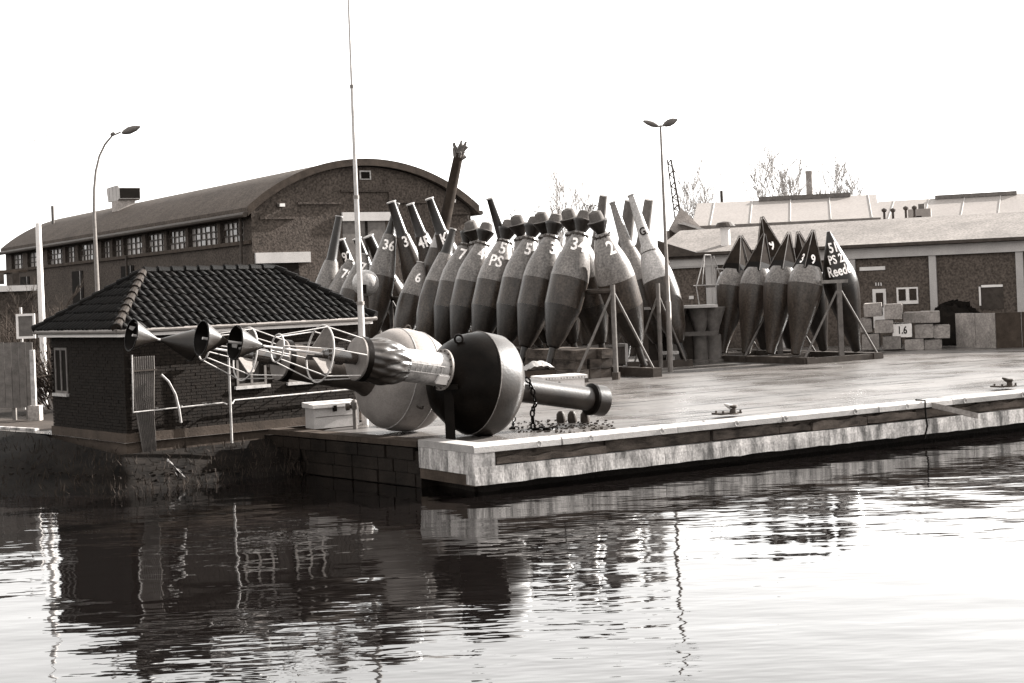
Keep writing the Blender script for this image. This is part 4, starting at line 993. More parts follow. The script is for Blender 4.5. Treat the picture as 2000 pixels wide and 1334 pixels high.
# pale buoys between the racks
def between(fn, foot, topp, d0, d1, nominal, *a, **k):
    b_ = Pd(foot[0], foot[1], d0); e = Pd(topp[0], topp[1], d1); b_.z = max(b_.z, DZ + .02)
    k['scale'] = (e - b_).length / nominal
    return fn(a[0], place(b_, e - b_), *a[1:], **k)
GP = 'pale spar buoys behind the stand of buoy 2'
gb = between(buoy_tube, (1337, 702), (1233, 382), 57.0, 58.5, 6.45, 'pale grey spar buoy with dark band and black letter G', None, GP, 2.0, .13, upm='gbuoy', tubem='gbuoy')
MB().lathe([(4.15, prof_r(PT_, 4.15) + .006), (4.41, .275)], n=24).build('dark_band', 'mid', gb, True)
wrap_text('G.', .42, 4.95, phi_cam(gb.matrix_world) + .1, [(4.4, .27), (4.5, .25), (6.4, .14)], gb, 'numd')
between(buoy_tube, (1296, 700), (1197, 396), 58.8, 60.2, 6.35, 'grey spar buoy leaning left between buoy 2 and the lettered G buoy', None, GP, 1.9, .13, upm='up', tubem='up')
between(buoy_tube, (1222, 700), (1268, 386), 61.5, 60, 6.3, 'dark topped spar buoy leaning right behind the lettered G buoy', None, GP, 1.8, .17, upm='up', tubem='steel', cap=False)
between(buoy_tube, (1140, 700), (1179, 378), 62.5, 61, 6.5, 'spar buoy with stub top leaning right above buoy 34', None, GP, 2.0, .15, upm='up', tubem='steel', cap=False)
between(buoy_tube, (1192, 700), (1232, 388), 63.5, 62, 6.3, 'stubby topped spar buoy leaning right behind buoy 2', None, GP, 1.8, .22, upm='up', tubem='steel', cap=False)
# small stand of the pale buoys
p = Pd(1290, 690, 56.2); p.z = DZ
st = thing('small_stand', 'small steel stand under the pale buoy lettered G', 'rack', p)
MB().tube(p, p + V((0, 0, 3.1)), .08, n=10).build('post', 'steel', st, True)
for sd_ in (-1, 1): MB().tube(p + V((0, 0, 2.7)), p + V((sd_ * .95, .3, .2)), .035, n=8).build('brace', 'steel', st, True)
MB().obox(p + V((-1.2, .2, 0)), V((2.4, .1, 0)), V((0, .25, 0)), V((0, 0, .25))).build('base_beam', 'steeld', st)

# work platform on flared columns
pa = Pd(1258, 602, 58.6); pb = Pd(1402, 597, 58.0); zt = (pa.z + pb.z) / 2
pf = thing('work_platform', 'steel platform on flared columns between the two buoy racks', 'platform', (pa.x, pa.y, DZ))
dx = V((pb.x - pa.x, pb.y - pa.y, 0))
MB().obox(V((pa.x, pa.y, zt - .06)), dx, V((0, 1.2, 0)), V((0, 0, .10))).build('deck_plate', 'offwhite', pf)
for px_ in (1322, 1372, 1398):
    c = Pd(px_, 690, 58.6); c.z = 0
    cl = MB().lathe([(DZ, .36), (DZ + .1, .36), (DZ + .12, .28), (1.0, .28), (1.02, .2), (1.15, .2), (zt - .1, .5), (zt - .065, .5)], Matrix.Translation((c.x, c.y + .4, 0)), 18).build('flared_column', 'steel', pf, True)
MB().obox(V((pa.x + .2, pa.y + .9, DZ)), dx * .95, V((0, .2, 0)), V((0, 0, zt - .07 - DZ))).build('back_plate', 'steeld', pf)
MB().obox(V((pa.x + .8, pa.y + .15, .98)), dx * .7, V((0, .1, 0)), V((0, 0, .16))).build('cross_rail', 'steel', pf)
for k, (px_, py_) in enumerate(((1302, 678), (1302, 690))): pass
c = Pd(1306, 672, 56.9)
vb = thing('valve_block', 'pale double-flanged valve block at the foot of the twin lamp', 'valve', (c.x, c.y, DZ))
MB().lathe([(DZ, .3), (.1, .3), (.102, .16), (.4, .16), (.402, .32), (.5, .32), (.502, .1), (.75, .1)], Matrix.Translation((c.x + .05, c.y, 0)), 16).build('body', 'rail', vb)
# tubular frames stored on the platform
fr = thing('tubular_topmark_frame', 'thin white tubular frame standing on the steel platform', 'frame', Pd(1380, 598, 58.5))
mb = MB()
for a_, b_ in (((1366, 598), (1360, 560)), ((1360, 560), (1376, 498)), ((1376, 498), (1388, 498)), ((1388, 498), (1398, 560)), ((1398, 560), (1400, 598)), ((1354, 558), (1404, 556)), ((1372, 555), (1376, 498)), ((1394, 500), (1407, 540)), ((1400, 525), (1414, 526)), ((1400, 525), (1398, 545))):
    mb.pipe([Pd(a_[0], a_[1], 58.5), Pd(b_[0], b_[1], 58.7)], .022, 6)
mb.build('tubes', 'rail', fr)

# steel trough and stored boxes under the racks
a = Pz(1090, 712, DZ); F = frame((1.75, 56.6, DZ), (.97, .22))
tr = thing('steel_trough', 'long dark steel trough with pale end under the numbered buoys', 'trough', (1.75, 56.6, DZ))
MB().box(0, 2.5, 0, .9, .14, .86, F).build('body', 'steeld', tr); MB().box(2.502, 2.62, .0, .9, .10, .9, F).build('end_plate', 'lintel', tr)
MB().box(-.05, 2.5, -.06, -.002, .8, .9, F).build('rim', 'steel', tr)
for k in range(5): MB().box(.1 + .55 * k, .22 + .55 * k, .05, .85, 0, .14, F).build('skid', 'steeld', tr)
F = frame((2.0, 66.0, DZ), (.97, .2)); pn = thing('dark_backing', 'added low dark steel backing that hides the bright deck behind the numbered buoys', 'added backing', (2.0, 66.0, DZ))  # added dark backing, covers the sunlit deck seen between the racks
MB().box(-6, 7.5, 0, 2.2, .02, 1.25, F).build('backing_box', 'steeld', pn); MB().box(-6.1, 7.6, -.1, 2.3, 1.252, 1.36, F).build('deck_edge', 'steel', pn)
for k in range(9): MB().box(-5.6 + 1.5 * k, -5.5 + 1.5 * k, -.06, -.002, .05, 1.25, F).build('rib', 'steeld', pn)
c = Pz(1104, 772, DZ); F = frame((c.x, c.y, DZ), (.93, .36))
wb = thing('white_crate', 'white riveted steel box behind the black buoy\'s tail tube', 'box', (c.x, c.y, DZ))
MB().box(-.66, .62, 0, .8, 0, .46, F).build('body', 'white', wb); MB().box(-.70, .70, -.05, .85, .46, .56, F).build('lid', 'white', wb)
mb = MB(); rr = random.Random(6)
for k in range(14): x = -.6 + k * .092; s_ = rr.uniform(.012, .03); mb.box(x, x + s_, -.062, -.051, .48, .48 + s_ * 1.4, F)
for k in range(6): x = rr.uniform(-.6, -.1); mb.box(x, x + .05, -.012, -.002, .3, .36 + rr.uniform(0, .06), F)
mb.build('rivets', 'steeld', wb)
c = Pz(1060, 760, DZ); F = frame((c.x, c.y, DZ), (.95, .3))
tb = thing('tarpaulin_box', 'low chest with tarpaulin cover behind the black buoy', 'chest', (c.x, c.y, DZ))
MB().box(-.5, .45, 0, .6, 0, .58, F).build('chest', 'concd', tb)
mb = MB(); NX, NY = 14, 6; vv = []
for j in range(NY + 1):
    for i_ in range(NX + 1):
        x = -.52 + .99 * i_ / NX; y = -.04 + .68 * j / NY; ex_ = min(i_, NX - i_) / NX; z = .59 + .26 * min(1, ex_ * 3.2) ** .7 * math.sin(math.pi * (.15 + .7 * j / NY)) + .02 * math.sin(i_ * 2.1 + j)
        vv.append(F @ V((x, y, z)))
mb.add(vv, [(j * (NX + 1) + i_, j * (NX + 1) + i_ + 1, (j + 1) * (NX + 1) + i_ + 1, (j + 1) * (NX + 1) + i_) for j in range(NY) for i_ in range(NX)])
mb.build('cover', 'tarp', tb, True, 60)

# ------------------------------------------------------------------ lying lighted buoys
AXB = V((.83, .545, -.185)).normalized()
rim = Pd(925, 748, 32.6)
bk = thing('black_lying_buoy', 'big black buoy lying on its side with long tail tube', 'buoy', (rim.x, rim.y, DZ)); F = axisM(rim, AXB)
RB = 1.10
body = MB().lathe([(-.98, .05), (-.97, .2), (-.88, .5), (-.68, .79), (-.36, 1.0), (-.06, RB - .01), (-.02, RB)], F, 48).build('dome', 'black', bk, True, 50)
M['worn'] = mat('worn_black_paint', .012, .38, .5, 2.5, .1, 20, spec=.28)
MB().lathe([(-.019, RB + .004), (.44, RB - .01), (.58, 1.02), (.72, .88), (.84, .66), (.90, .42), (.91, .30)], F, 48).build('shoulder', 'worn', bk, True, 50)
MB().ring(F @ Matrix.Translation((0, 0, -.02)), RB, .012, 48, 6).build('weld_seam', 'steel', body, True)
tl_ = MB().lathe([(.86, .29), (1.1, .275), (3.06, .265), (3.08, .265)], F, 28).build('tail_tube', 'worn', bk, True)
MB().lathe([(3.081, .30), (3.10, .335), (3.42, .345), (3.44, .345), (3.47, .30), (3.47, .02)], F, 30).build('tail_weight', 'worn', bk, True, 50)
MB().lathe([(3.04, .30), (3.08, .36), (3.14, .36), (3.16, .30)], F, 30).build('tail_collar', 'black', bk, True)
pE = Pd(896, 662, 32.1); 
MB().ring(Matrix.Translation(pE) @ Matrix.Rotation(R(78), 4, 'X') @ Matrix.Rotation(R(10), 4, 'Y'), .085, .026, 18, 8).build('lifting_eye', 'black', body, True)
def chain(pts, link, r_, name='chain_link', parent=None):
    out = []
    for k in range(len(pts) - 1):
        seg = pts[k + 1] - pts[k]; n_ = max(1, int(seg.length / (link * .72)))
        out += [pts[k] + seg * (j / n_) for j in range(n_)]
    for k in range(len(out) - 1):
        mid = (out[k] + out[k + 1]) / 2; d_ = (out[k + 1] - out[k]).normalized()
        u_ = d_.orthogonal().normalized(); u_ = Quaternion(d_, R(90 * (k % 2) + 20)) @ u_; w_ = d_.cross(u_); hl, hw_ = link * .5, link * .3; ring_ = []
        for j in range(12):
            a = 2 * math.pi * j / 12; ring_.append(mid + d_ * (hl * math.cos(a)) + u_ * (hw_ * math.sin(a)))
        ring_.append(ring_[0]); MB().pipe(ring_, r_, 5, False).build(name, 'black', parent, True)
cc = F @ V((0, 0, 1.05)); 
sidev = AXB.cross(V((0, 0, 1))).normalized(); upv = sidev.cross(AXB).normalized()
pts_ = []
for k in range(9):
    a = R(95 - 22 * k); pts_.append(cc + AXB * (.06 * k) + (upv * math.sin(a) + sidev * math.cos(a)) * (.33 if k < 6 else .42))
pts_.append(pts_[-1] * 1); pts_[-1].z = DZ + .03; pts_.append(pts_[-1] + V((.35, -.15, 0))); pts_.append(pts_[-1] + V((.25, .25, 0)))
chn = thing('anchor_chain', 'heavy black chain draped over the tail tube of the black buoy', 'chain', cc); chain(pts_, .15, .022, 'chain_link', chn)
g2 = thing('shackle_chain', 'short bright shackle and chain at the foot of the black buoy', 'chain', Pz(1000, 840, DZ)); p = Pz(1002, 838, DZ) + V((0, 0, .05))
chain([p + V((.04, .1, .22)), p, p + V((-.06, -.06, -.03)), p + V((.2, -.1, -.03))], .12, .016, 'chain_link', g2)
mb = MB(); rr = random.Random(12)
for k in range(240):
    p = Pz(rr.uniform(1010, 1200), rr.uniform(822, 846), DZ); p = p + V((0, 0, 0)); s_ = rr.uniform(.015, .06)
    mb.obox(p, V((s_, 0, rr.uniform(-.01, .01))), V((0, s_, 0)), V((0, 0, s_ * .6)))
tag(mb.build('deck_debris', 'steeld'), 'dark scraps of weed and rust along the kerb below the tail tube', 'debris', kind='stuff')
for k, px_ in enumerate((1096, 1118, 1143)):
    c = Pz(px_, 826, DZ); wd_ = thing('wooden_chock', '', 'chock', c, 'dark chocks beneath the tail tube')
    MB().lathe([(0, .09), (.05, .11), (.2, .10), (.27, .05)], Matrix.Translation(c), 10).build('block', 'steeld', wd_, True)
    wd_['label'] = ('leftmost dark chock beneath the tail tube', 'middle dark chock beneath the tail tube', 'rightmost dark chock beneath the tail tube')[k]

# pale buoy with west-mark tower
AX1 = V((-.80, -.55, .205)).normalized(); c1 = Pd(786, 742, 34.2); c1.z = 1.10
pb = thing('pale_lying_buoy', 'pale round buoy lying behind, its lattice cage tipped by two cones point to point', 'buoy', (c1.x, c1.y, DZ)); F1 = axisM(c1, AX1)
MB().lathe([(-1.05, .1), (-1.0, .4), (-.85, .75), (-.6, 1.0), (-.3, 1.12), (.1, 1.15), (.4, 1.10), (.66, .95), (.86, .68), (.92, .5)], F1, 48).build('body', 'bw_white', pb, True, 50)
MB().ring(F1 @ Matrix.Translation((0, 0, -.25)), 1.125, .014, 48, 6).build('weld_seam', 'rail', pb, True)
MB().ring(F1 @ Matrix.Translation((0, 0, .3)), 1.12, .012, 48, 6).build('weld_seam', 'rail', pb, True)
for a_ in (0.6, 2.7, 4.8):
    MB().ring(F1 @ Matrix.Translation((1.14 * math.cos(a_), 1.14 * math.sin(a_), .05)) @ Matrix.Rotation(a_, 4, 'Z') @ Matrix.Rotation(R(90), 4, 'X'), .08, .022, 14, 6).build('lifting_lug', 'steeld', pb, True)
def cage(F, parent, s0, cones, mt='offwhite', dark=True):
    """base disc at s0, rings and topmark beyond it, along +z of F"""
    G = F @ Matrix.Translation((0, 0, s0))
    dc = MB().lathe([(-.05, .44), (0, .44), (.01, .40), (.012, .02)], G, 30).build('base_disc', 'galv', parent, True)
    MB().lathe([(-.17, .45), (-.052, .45)], G, 30).build('disc_rim', 'black', dc, True)
    ln_ = MB().lathe([(.02, .13), (.3, .13), (.32, .17), (.62, .17), (.66, .10), (.74, .08)], G, 18).build('lantern', 'glass', parent, True)
    MB().ring(G @ Matrix.Translation((0, 0, .80)), .56, .018, 36, 7).build('large_ring', mt, parent, True)
    MB().ring(G @ Matrix.Translation((0, 0, 1.72)), .27, .017, 26, 7).build('small_ring', mt, parent, True)
    for k in range(6):
        a = 2 * math.pi * k / 6 + .25
        e = [G @ V((r_ * math.cos(a), r_ * math.sin(a), z)) for z, r_ in ((0, .43), (.80, .56), (1.72, .27))]
        MB().pipe(e, .013, 6).build('cage_bar', mt, parent, True)
    for k in range(3):
        a = 2 * math.pi * k / 3 + .3
        p_ = [V((.13 * math.cos(a), .13 * math.sin(a), .5)), V((.5 * math.cos(a), .5 * math.sin(a), .70)), V((.55 * math.cos(a), .55 * math.sin(a), .84)), V((.13 * math.cos(a), .13 * math.sin(a), 1.0))]
        tn = V((-math.sin(a), math.cos(a), 0)) * .012
        MB().prism([G @ (q_ - tn) for q_ in p_], (G.to_3x3() @ (tn * 2))).build('reflector_plate', 'galv', parent)
    zend = max(z for c_ in cones for z in c_)
    MB().tube(G @ V((0, 0, .7)), G @ V((0, 0, zend - .02)), .026, n=8).build('topmark_rod', mt, parent, True)
    for zb, za in cones:                                  # base, apex
        sg = 1 if zb > za else -1
        MB().lathe(sorted([(za, .02), (zb, .33)]), G, 28, False).build('topmark_cone', 'cone', parent, True, 40)
        ins = MB().lathe(sorted([(za + .02 * sg, .012), (zb - .005 * sg, .322)]), G, 28, False).build('cone_inside', 'black', parent, True, 40)
        MB().ring(G @ Matrix.Translation((0, 0, zb)), .325, .012, 28, 6).build('cone_rim', 'black', parent, True)
        rg = random.Random(int(zb * 100)); pt = MB()
        for k in range(7):                                # guano and flaking paint inside the cone
            f = rg.uniform(.55, .95); a = rg.uniform(0, 6.28); c_ = G @ V((.30 * f * math.cos(a), .30 * f * math.sin(a), za + (zb - za) * f)); w_ = rg.uniform(.02, .06)
            e1_ = G.to_3x3() @ V((-math.sin(a) * w_, math.cos(a) * w_, 0)); e2_ = G.to_3x3() @ V((math.cos(a) * .3 * w_ * 1.5, math.sin(a) * .3 * w_ * 1.5, (zb - za) * w_ * 1.5))
            pt.add([c_ - e1_ - e2_, c_ + e1_ - e2_ * .6, c_ + e1_ * .8 + e2_, c_ - e1_ * .5 + e2_ * 1.2], [(0, 1, 2, 3)])
        if sg > 0: pt.build('flaked_paint', 'rail', ins)
# tower of the pale buoy
s1 = 3.05
MB().lathe([(.9, .50), (1.15, .40), (2.85, .38), (2.9, .38)], F1, 28).build('tower_tube', 'steeld', pb, True)
cage(F1, pb, s1, [(3.30, 2.74), (2.0, 2.70)])
# detached lantern tower in front
fl = Pd(862, 722, 31.45); AX2 = V((-.80, -.55, .17)).normalized(); F2 = axisM(fl, AX2)
tw = thing('lantern_tower', 'silver lantern tower with black canvas, lattice cage and two cones pointing one way', 'buoy tower', (fl.x, fl.y, DZ))
fg = MB().lathe([(-.04, .43), (.0, .43), (.01, .37), (.012, .3)], F2, 32).build('base_flange', 'galv', tw, True)
cy = MB().lathe([(.0, .35), (.02, .345), (.95, .335), (.97, .3)], F2, 32).build('silver_cylinder', 'silver', tw, True)
s2 = sidev
MB().obox(F2 @ V((-.10, -.40, .012)), F2.to_3x3() @ V((.2, 0, 0)), F2.to_3x3() @ V((0, .12, 0)), F2.to_3x3() @ V((0, 0, .25))).build('name_plate', 'white', fg)
mb = MB()
for k in range(16): a = k * math.pi / 8; mb.tube(F2 @ V((.39 * math.cos(a), .39 * math.sin(a), -.06)), F2 @ V((.39 * math.cos(a), .39 * math.sin(a), .03)), .018, n=6)
mb.build('flange_bolts', 'steeld', fg)
# canvas with folds
mb = MB(); NC, NZ = 108, 18; vv = []
for j in range(NZ + 1):
    f = j / NZ; z = .93 + .92 * f
    for k in range(NC):
        a = 2 * math.pi * k / NC; r_ = .35 + .05 * math.sin(f * math.pi) + .06 * f + .075 * (abs(math.sin(4.5 * a + 3.4 * f)) ** .6 - .4) * math.sin(math.pi * min(1, f * 1.1)) + .01 * math.sin(17 * a - 5 * f)
        vv.append(F2 @ V((r_ * math.cos(a), r_ * math.sin(a), z)))
mb.add(vv, [(j * NC + k, j * NC + (k + 1) % NC, (j + 1) * NC + (k + 1) % NC, (j + 1) * NC + k) for j in range(NZ) for k in range(NC)])
mb.build('canvas_wrap', 'rubber', tw, True, 60)
cage(F2, tw, 2.0, [(2.60, 2.0), (3.28, 2.74)])
mb = MB(); G = F2
for k in range(6): mb.pipe([F2 @ V((.1 + .05 * 0, -.35, .2 + .12 * k)), F2 @ V((.25, -.28, .2 + .12 * k))], .01, 5)
mb.pipe([F2 @ V((.1, -.36, .1)), F2 @ V((.1, -.36, .95))], .01, 5); mb.pipe([F2 @ V((.25, -.29, .1)), F2 @ V((.25, -.29, .95))], .01, 5)
mb.build('ladder', 'rail', cy)
# prop that carries the detached tower
pp = V((fl.x + .12, fl.y + .35, DZ)); pr2 = thing('timber_prop', 'dark timber prop under the flange of the silver tower', 'prop', pp)
MB().obox(pp + V((-.1, -.1, 0)), V((.2, 0, 0)), V((0, .2, 0)), V((0, 0, fl.z - .42 - DZ))).build('post', 'black', pr2)
MB().obox(pp + V((-.3, -.28, fl.z - .42 - DZ)), V((.5, .0, 0)), V((0, .4, 0)), V((0, 0, .1))).build('saddle', 'black', pr2)

# white locker and hydrant by the quay's end
ca = Pz(586, 830, DZ); cbq = Pz(650, 838, DZ)
F = frame((cbq.x - 0.0, cbq.y + .05, DZ), (.86, .51))
lk = thing('white_locker', 'cream chest with sloping lid on the quay beside the hut', 'chest', (cbq.x, cbq.y, DZ))
MB().box(-.42, .72, .1, .62, .02, .50, F).build('body', 'box', lk); 
MB().prism([F @ V((-.47, .04, .50)), F @ V((-.47, .68, .50)), F @ V((-.47, .68, .62)), F @ V((-.47, .04, .58))], F.to_3x3() @ V((1.25, 0, 0))).build('lid', 'offwhite', lk)
MB().box(.05, .13, .02, .098, .40, .54, F).build('latch', 'black', lk); MB().box(-.38, .68, .092, .099, .28, .295, F).build('seam', 'steel', lk)
for k in (-.35, .6): MB().box(k, k + .08, .15, .55, -.0, .02, F).build('foot', 'steeld', lk)
c = Pz(694, 838, DZ); hy = thing('hydrant_post', 'rusty hydrant post with side valve in front of the cream chest', 'hydrant', c)
MB().tube(c, c + V((0, 0, .62)), .05, n=10).build('post', 'steel', hy, True); MB().lathe([(.45, .05), (.5, .085), (.62, .085), (.68, .04)], Matrix.Translation(c), 12).build('head', 'steel', hy, True)
MB().lathe([(0, .04), (.1, .045), (.12, .08), (.2, .085)], axisM(c + V((0, 0, .52)), V((-1, -.25, 0))), 12).build('valve', 'steeld', hy, True)
c = Pz(760, 832, DZ); tag(MB().ring(Matrix.Translation(c + V((0, 0, .05))), .28, .035, 24, 7).build('rope_coil', 'steel', smooth=True), 'coil of rope on the quay below the pale buoy', 'rope')

# bollards
for px_, py_, lab in ((1436, 811, 'small twin-headed mooring bollard at the middle of the kerb'), (1980, 757, 'mooring bollard at the right end of the kerb')):
    c = Pz(px_, py_, 0); bo = thing('mooring_bollard', lab, 'bollard', c, 'mooring bollards along the kerb')
    MB().lathe([(0.0, .14), (.02, .14), (.03, .09), (.10, .07), (.14, .07), (.17, .11), (.20, .10), (.21, .04)], Matrix.Translation(c + V((0, .3, 0))), 16).build('post', 'steeld', bo, True)
    MB().lathe([(0, .07), (.14, .045), (.22, .02)], axisM(c + V((0, .3, .14)), V((-.9, -.1, .45))), 10).build('horn', 'lintel' if px_ < 1500 else 'steeld', bo, True)
    MB().obox(c + V((-.3, .1, 0.001)), QD * .6, -QN * .35, V((0, 0, .04))).build('base_plate', 'steeld', bo)
    for k in range(4): q_ = c + V((-.25, .14, .04)) + QD * (.5 * (k % 2)) - QN * (.25 * (k // 2)); MB().tube(q_, q_ + V((0, 0, .05)), .025, n=6).build('bolt', 'steeld', bo)
# loose plank and hanging rope on the quay front
a = Pz(1817, 797, -.18); b_ = Pz(1900, 817, -.42); a = a + QN * .05; b_ = b_ + QN * .10
tag(MB().obox(a, b_ - a, QN * .06, V((0, 0, .13))).build('loose_plank', 'block'), 'loose pale plank hanging askew from the quay front', 'plank')
a = Pz(1370, 834, -.13); b_ = Pz(1425, 846, -.40); tag(MB().obox(a + QN * .04, (b_ - a) * 1.0, QN * .07, V((0, 0, .14))).build('loose_plank', 'steeld'), 'short dark plank hanging askew below the kerb near the middle', 'plank')
a = Pz(1500, 832, -.3); tag(MB().obox(a + QN * .02, QD * 1.4 + V((0, 0, -.04)), QN * .06, V((0, 0, .12))).build('loose_plank', 'steeld'), 'dark fender plank standing proud right of the middle bollard', 'plank')
c = Q(12.2, -.03, .02); tag(MB().pipe([c - QN * .3, c + V((0, 0, 0)), c + V((0, 0, -.3)), c + V((.03, 0, -.6)), c + V((-.05, 0, -.9))], .022, 7).build('mooring_rope', 'black', smooth=True), 'dark rope hanging down the quay front', 'rope')

# ------------------------------------------------------------------ concrete blocks, bay wall, heap
BLK = [(1688, 1719, 591, 619, 0), (1728, 1759, 593, 624, 0), (1765, 1795, 609, 631, 0), (1680, 1700, 621, 649, 0), (1709, 1742, 624, 651, 0), (1744, 1778, 631, 659, 1), (1787, 1820, 632, 661, 0), (1684, 1714, 651, 683, 0), (1725, 1757, 656, 683, 0), (1768, 1801, 661, 684, 0), (1806, 1836, 662, 684, 0), (1798, 1832, 607, 631, 0), (1824, 1852, 634, 661, 0)]
BL = ['pale concrete block, top left of the stack behind the Reede buoy', 'concrete block below the low building\'s window, top of the stack', 'long concrete block at the right top step of the stack', 'concrete block half hidden by the Reede buoy, middle course', 'dark stained concrete block left of the white one marked 1.6', 'white painted concrete block marked 1.6', 'concrete block right of the white one marked 1.6', 'leftmost concrete block of the bottom course', 'second concrete block of the bottom course', 'third concrete block of the bottom course', 'rightmost concrete block of the bottom course', 'concrete block at the right end of the top course', 'concrete block at the right end of the middle course']
BD0 = 62.2; bx_, by_ = V((.97, -.22, 0)).normalized(), V((.27, .96, 0)).normalized()
for (x0, x1, y0, y1, wh), lab in zip(BLK, BL):
    p0, p1 = Pd(x0, y1, BD0), Pd(x1, y0, BD0); zb = max(p0.z, DZ + .003)
    t_ = thing('concrete_block', lab, 'concrete block', (p0.x, p0.y, zb), 'stacked concrete blocks')
    w0 = (p1.x - p0.x) + .03; h0 = p1.z - zb - .012; ch_ = .025; pl_ = [V((p0.x, p0.y, zb))]
    o = V((p0.x, p0.y, zb)); ax_ = bx_ * w0; ay_ = by_ * 1.25
    pr_ = [o + V((0, 0, ch_)), o + bx_ * ch_, o + ax_ - bx_ * ch_, o + ax_ + V((0, 0, ch_)), o + ax_ + V((0, 0, h0 - ch_)), o + ax_ - bx_ * ch_ + V((0, 0, h0)), o + bx_ * ch_ + V((0, 0, h0)), o + V((0, 0, h0 - ch_))]
    bm_ = MB().prism(pr_, ay_); jr = random.Random(int(x0 + y0))
    for v_ in bm_.v: v_ += V((jr.uniform(-.02, .02), jr.uniform(-.01, .01), jr.uniform(-.015, .015) if v_.z > zb + .1 else 0))
    bm_.build('block', 'blockw' if wh else 'block', t_)
    if wh:
        Fm = Matrix(((bx_.x, 0, 0, 0), (bx_.y, 0, 0, 0), (0, 1, 0, 0), (0, 0, 0, 1))); nrm = V((bx_.y, -bx_.x, 0)); cc = o + ax_ * .5 + V((0, 0, h0 * .5)) + nrm * .012
        Fm = Matrix(((bx_.x, 0, nrm.x, cc.x), (bx_.y, 0, nrm.y, cc.y), (0, 1, nrm.z, cc.z), (0, 0, 0, 1))); flat_text('1.6', .42, Fm, t_, 'numd', squeeze=.75)
pw0 = Pz(1862, 690, DZ); wz = 1.32
pc = Pz(1946, 680, DZ); pl = Pd(1868, 676, pc.y + 2.2); pl.z = DZ; prr = Pd(2100, 672, pc.y - 1.0); prr.z = DZ
bw_ = thing('storage_bay_wall', 'angled pale concrete bay wall at the right below the building', 'wall', pc)
dv = (pc - pl); nv = V((-dv.y, dv.x, 0)).normalized() * .22
half = dv * .49
MB().obox(pl, half, nv, V((0, 0, wz - DZ))).build('wall_panel', 'block', bw_); MB().obox(pl + dv * .5, half, nv, V((0, 0, wz - DZ))).build('wall_panel', 'block', bw_)
dv = (prr - pc); nv = V((-dv.y, dv.x, 0)).normalized() * .22
for k in range(3): MB().obox(pc + dv * (k / 3) + dv.normalized() * .01, dv * (1 / 3) - dv.normalized() * .02, nv, V((0, 0, wz - DZ + .02))).build('wall_panel', 'concd', bw_)  # same wall in darker concrete: shade of this side put into the colour
# heap of scrap behind the wall
c = Pd(1872, 600, 64.5); mb = MB(); rr = random.Random(15)
nr_, na_ = 10, 26; vv = []
for i_ in range(nr_ + 1):
    for j in range(na_):
        f = i_ / nr_; a = 2 * math.pi * j / na_; x = math.cos(a) * 1.7 * f; y = math.sin(a) * 1.0 * f
        z = max(DZ, (1.68 * (1 - f ** 2.2)) + rr.uniform(-.12, .12))
        x += rr.uniform(-.1, .1)
        vv.append(V((c.x + x, c.y + .8 + y, z)))
mb.add(vv, [(i_ * na_ + j, (i_ + 1) * na_ + j, (i_ + 1) * na_ + (j + 1) % na_, i_ * na_ + (j + 1) % na_) for i_ in range(nr_) for j in range(na_)])
for k in range(160):
    a = rr.uniform(0, 6.28); f = rr.random() ** .6; s_ = rr.uniform(.06, .22); p = V((c.x + math.cos(a) * 1.6 * f, c.y + .8 + math.sin(a) * .9 * f, 1.66 * (1 - f ** 2.2) - .05))
    mb.obox(p, V((s_ * 1.6, rr.uniform(-.1, .1), rr.uniform(-.1, .1))), V((rr.uniform(-.1, .1), s_, 0)), V((0, rr.uniform(-.05, .05), s_)))
tag(mb.build('scrap_heap', 'soil'), 'dark heap of loose material behind the bay wall', 'heap')

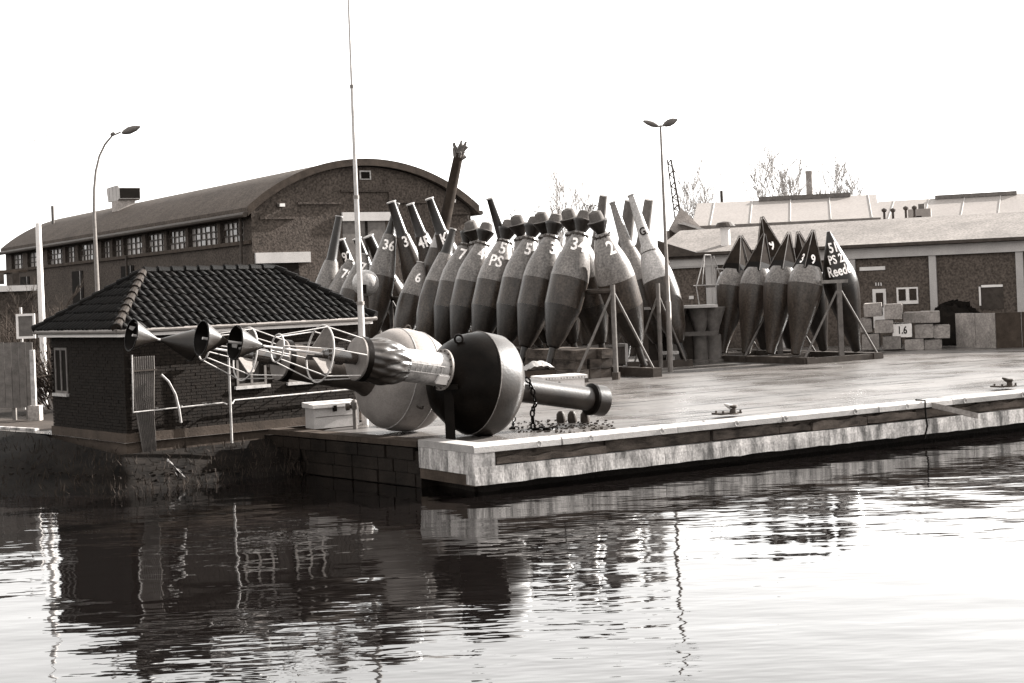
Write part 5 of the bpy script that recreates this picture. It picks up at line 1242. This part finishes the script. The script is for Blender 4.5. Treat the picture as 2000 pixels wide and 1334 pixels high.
# ------------------------------------------------------------------ far left: sign, plank shed
a = Pd(33, 662, 47); e = Pd(68, 612, 47)
sg = thing('framed_sign', 'small sign with white frame on a post left of the hut', 'sign', (a.x + .25, a.y, DZ))
wS, hS = e.x - a.x, e.z - a.z
MB().obox(a, V((wS, 0, 0)), V((0, .03, 0)), V((0, 0, hS))).build('panel', 'steel', sg)
mb = MB()
mb.obox(a + V((0, -.03, 0)), V((.07, 0, 0)), V((0, .028, 0)), V((0, 0, hS))); mb.obox(a + V((wS - .07, -.03, 0)), V((.07, 0, 0)), V((0, .028, 0)), V((0, 0, hS)))
mb.obox(a + V((.07, -.03, 0)), V((wS - .14, 0, 0)), V((0, .028, 0)), V((0, 0, .07))); mb.obox(a + V((.07, -.03, hS - .07)), V((wS - .14, 0, 0)), V((0, .028, 0)), V((0, 0, .07)))
mb.build('frame', 'white', sg); MB().tube(V((a.x + .12, a.y + .1, DZ)), V((a.x + .12, a.y + .1, e.z + .2)), .04, n=8).build('post', 'rail', sg, True)
a = Pd(-30, 805, 42.6); e = Pd(52, 668, 42.6); z0 = DZ + .35
sh = thing('plank_screen', 'weathered upright plank screen on short legs at the far left', 'fence', (a.x, a.y, DZ)); k = 0; x = a.x
while x < e.x:
    MB().obox(V((x, a.y, z0 + random.uniform(-.02, .02))), V((.19, 0, 0)), V((0, .03, 0)), V((0, 0, e.z - z0))).build('plank', 'steel', sh); x += .2; k += 1
for xx in (a.x + .2, a.x + .75, e.x - .1): MB().obox(V((xx, a.y + .04, DZ)), V((.1, 0, 0)), V((0, .1, 0)), V((0, 0, 1.5))).build('leg', 'steel', sh)
b_ = Pd(66, 800, 42.2); b_.z = DZ; ps = thing('timber_post', 'upright timber post in a concrete foot beside the plank screen', 'post', b_)
MB().obox(b_ + V((-.06, 0, 0)), V((.12, 0, 0)), V((0, .12, 0)), V((0, 0, 1.95))).build('post', 'rail', ps); MB().obox(b_ + V((-.14, -.1, 0)), V((.32, 0, 0)), V((0, .32, 0)), V((0, 0, .42))).build('concrete_foot', 'block', ps)
c = Pd(147, 742, 38.6); lb = thing('letter_box', 'small white letter box fixed at the hut\'s far left corner', 'box', c)
MB().obox(c + V((-.05, -.05, -.1)), V((.12, 0, 0)), V((0, .14, 0)), V((0, 0, .2))).build('case', 'white', lb); MB().obox(c + V((.07, 0, -.02)), V((.15, .1, 0)), V((0, .03, 0)), V((0, 0, .03))).build('arm', 'steeld', lb)
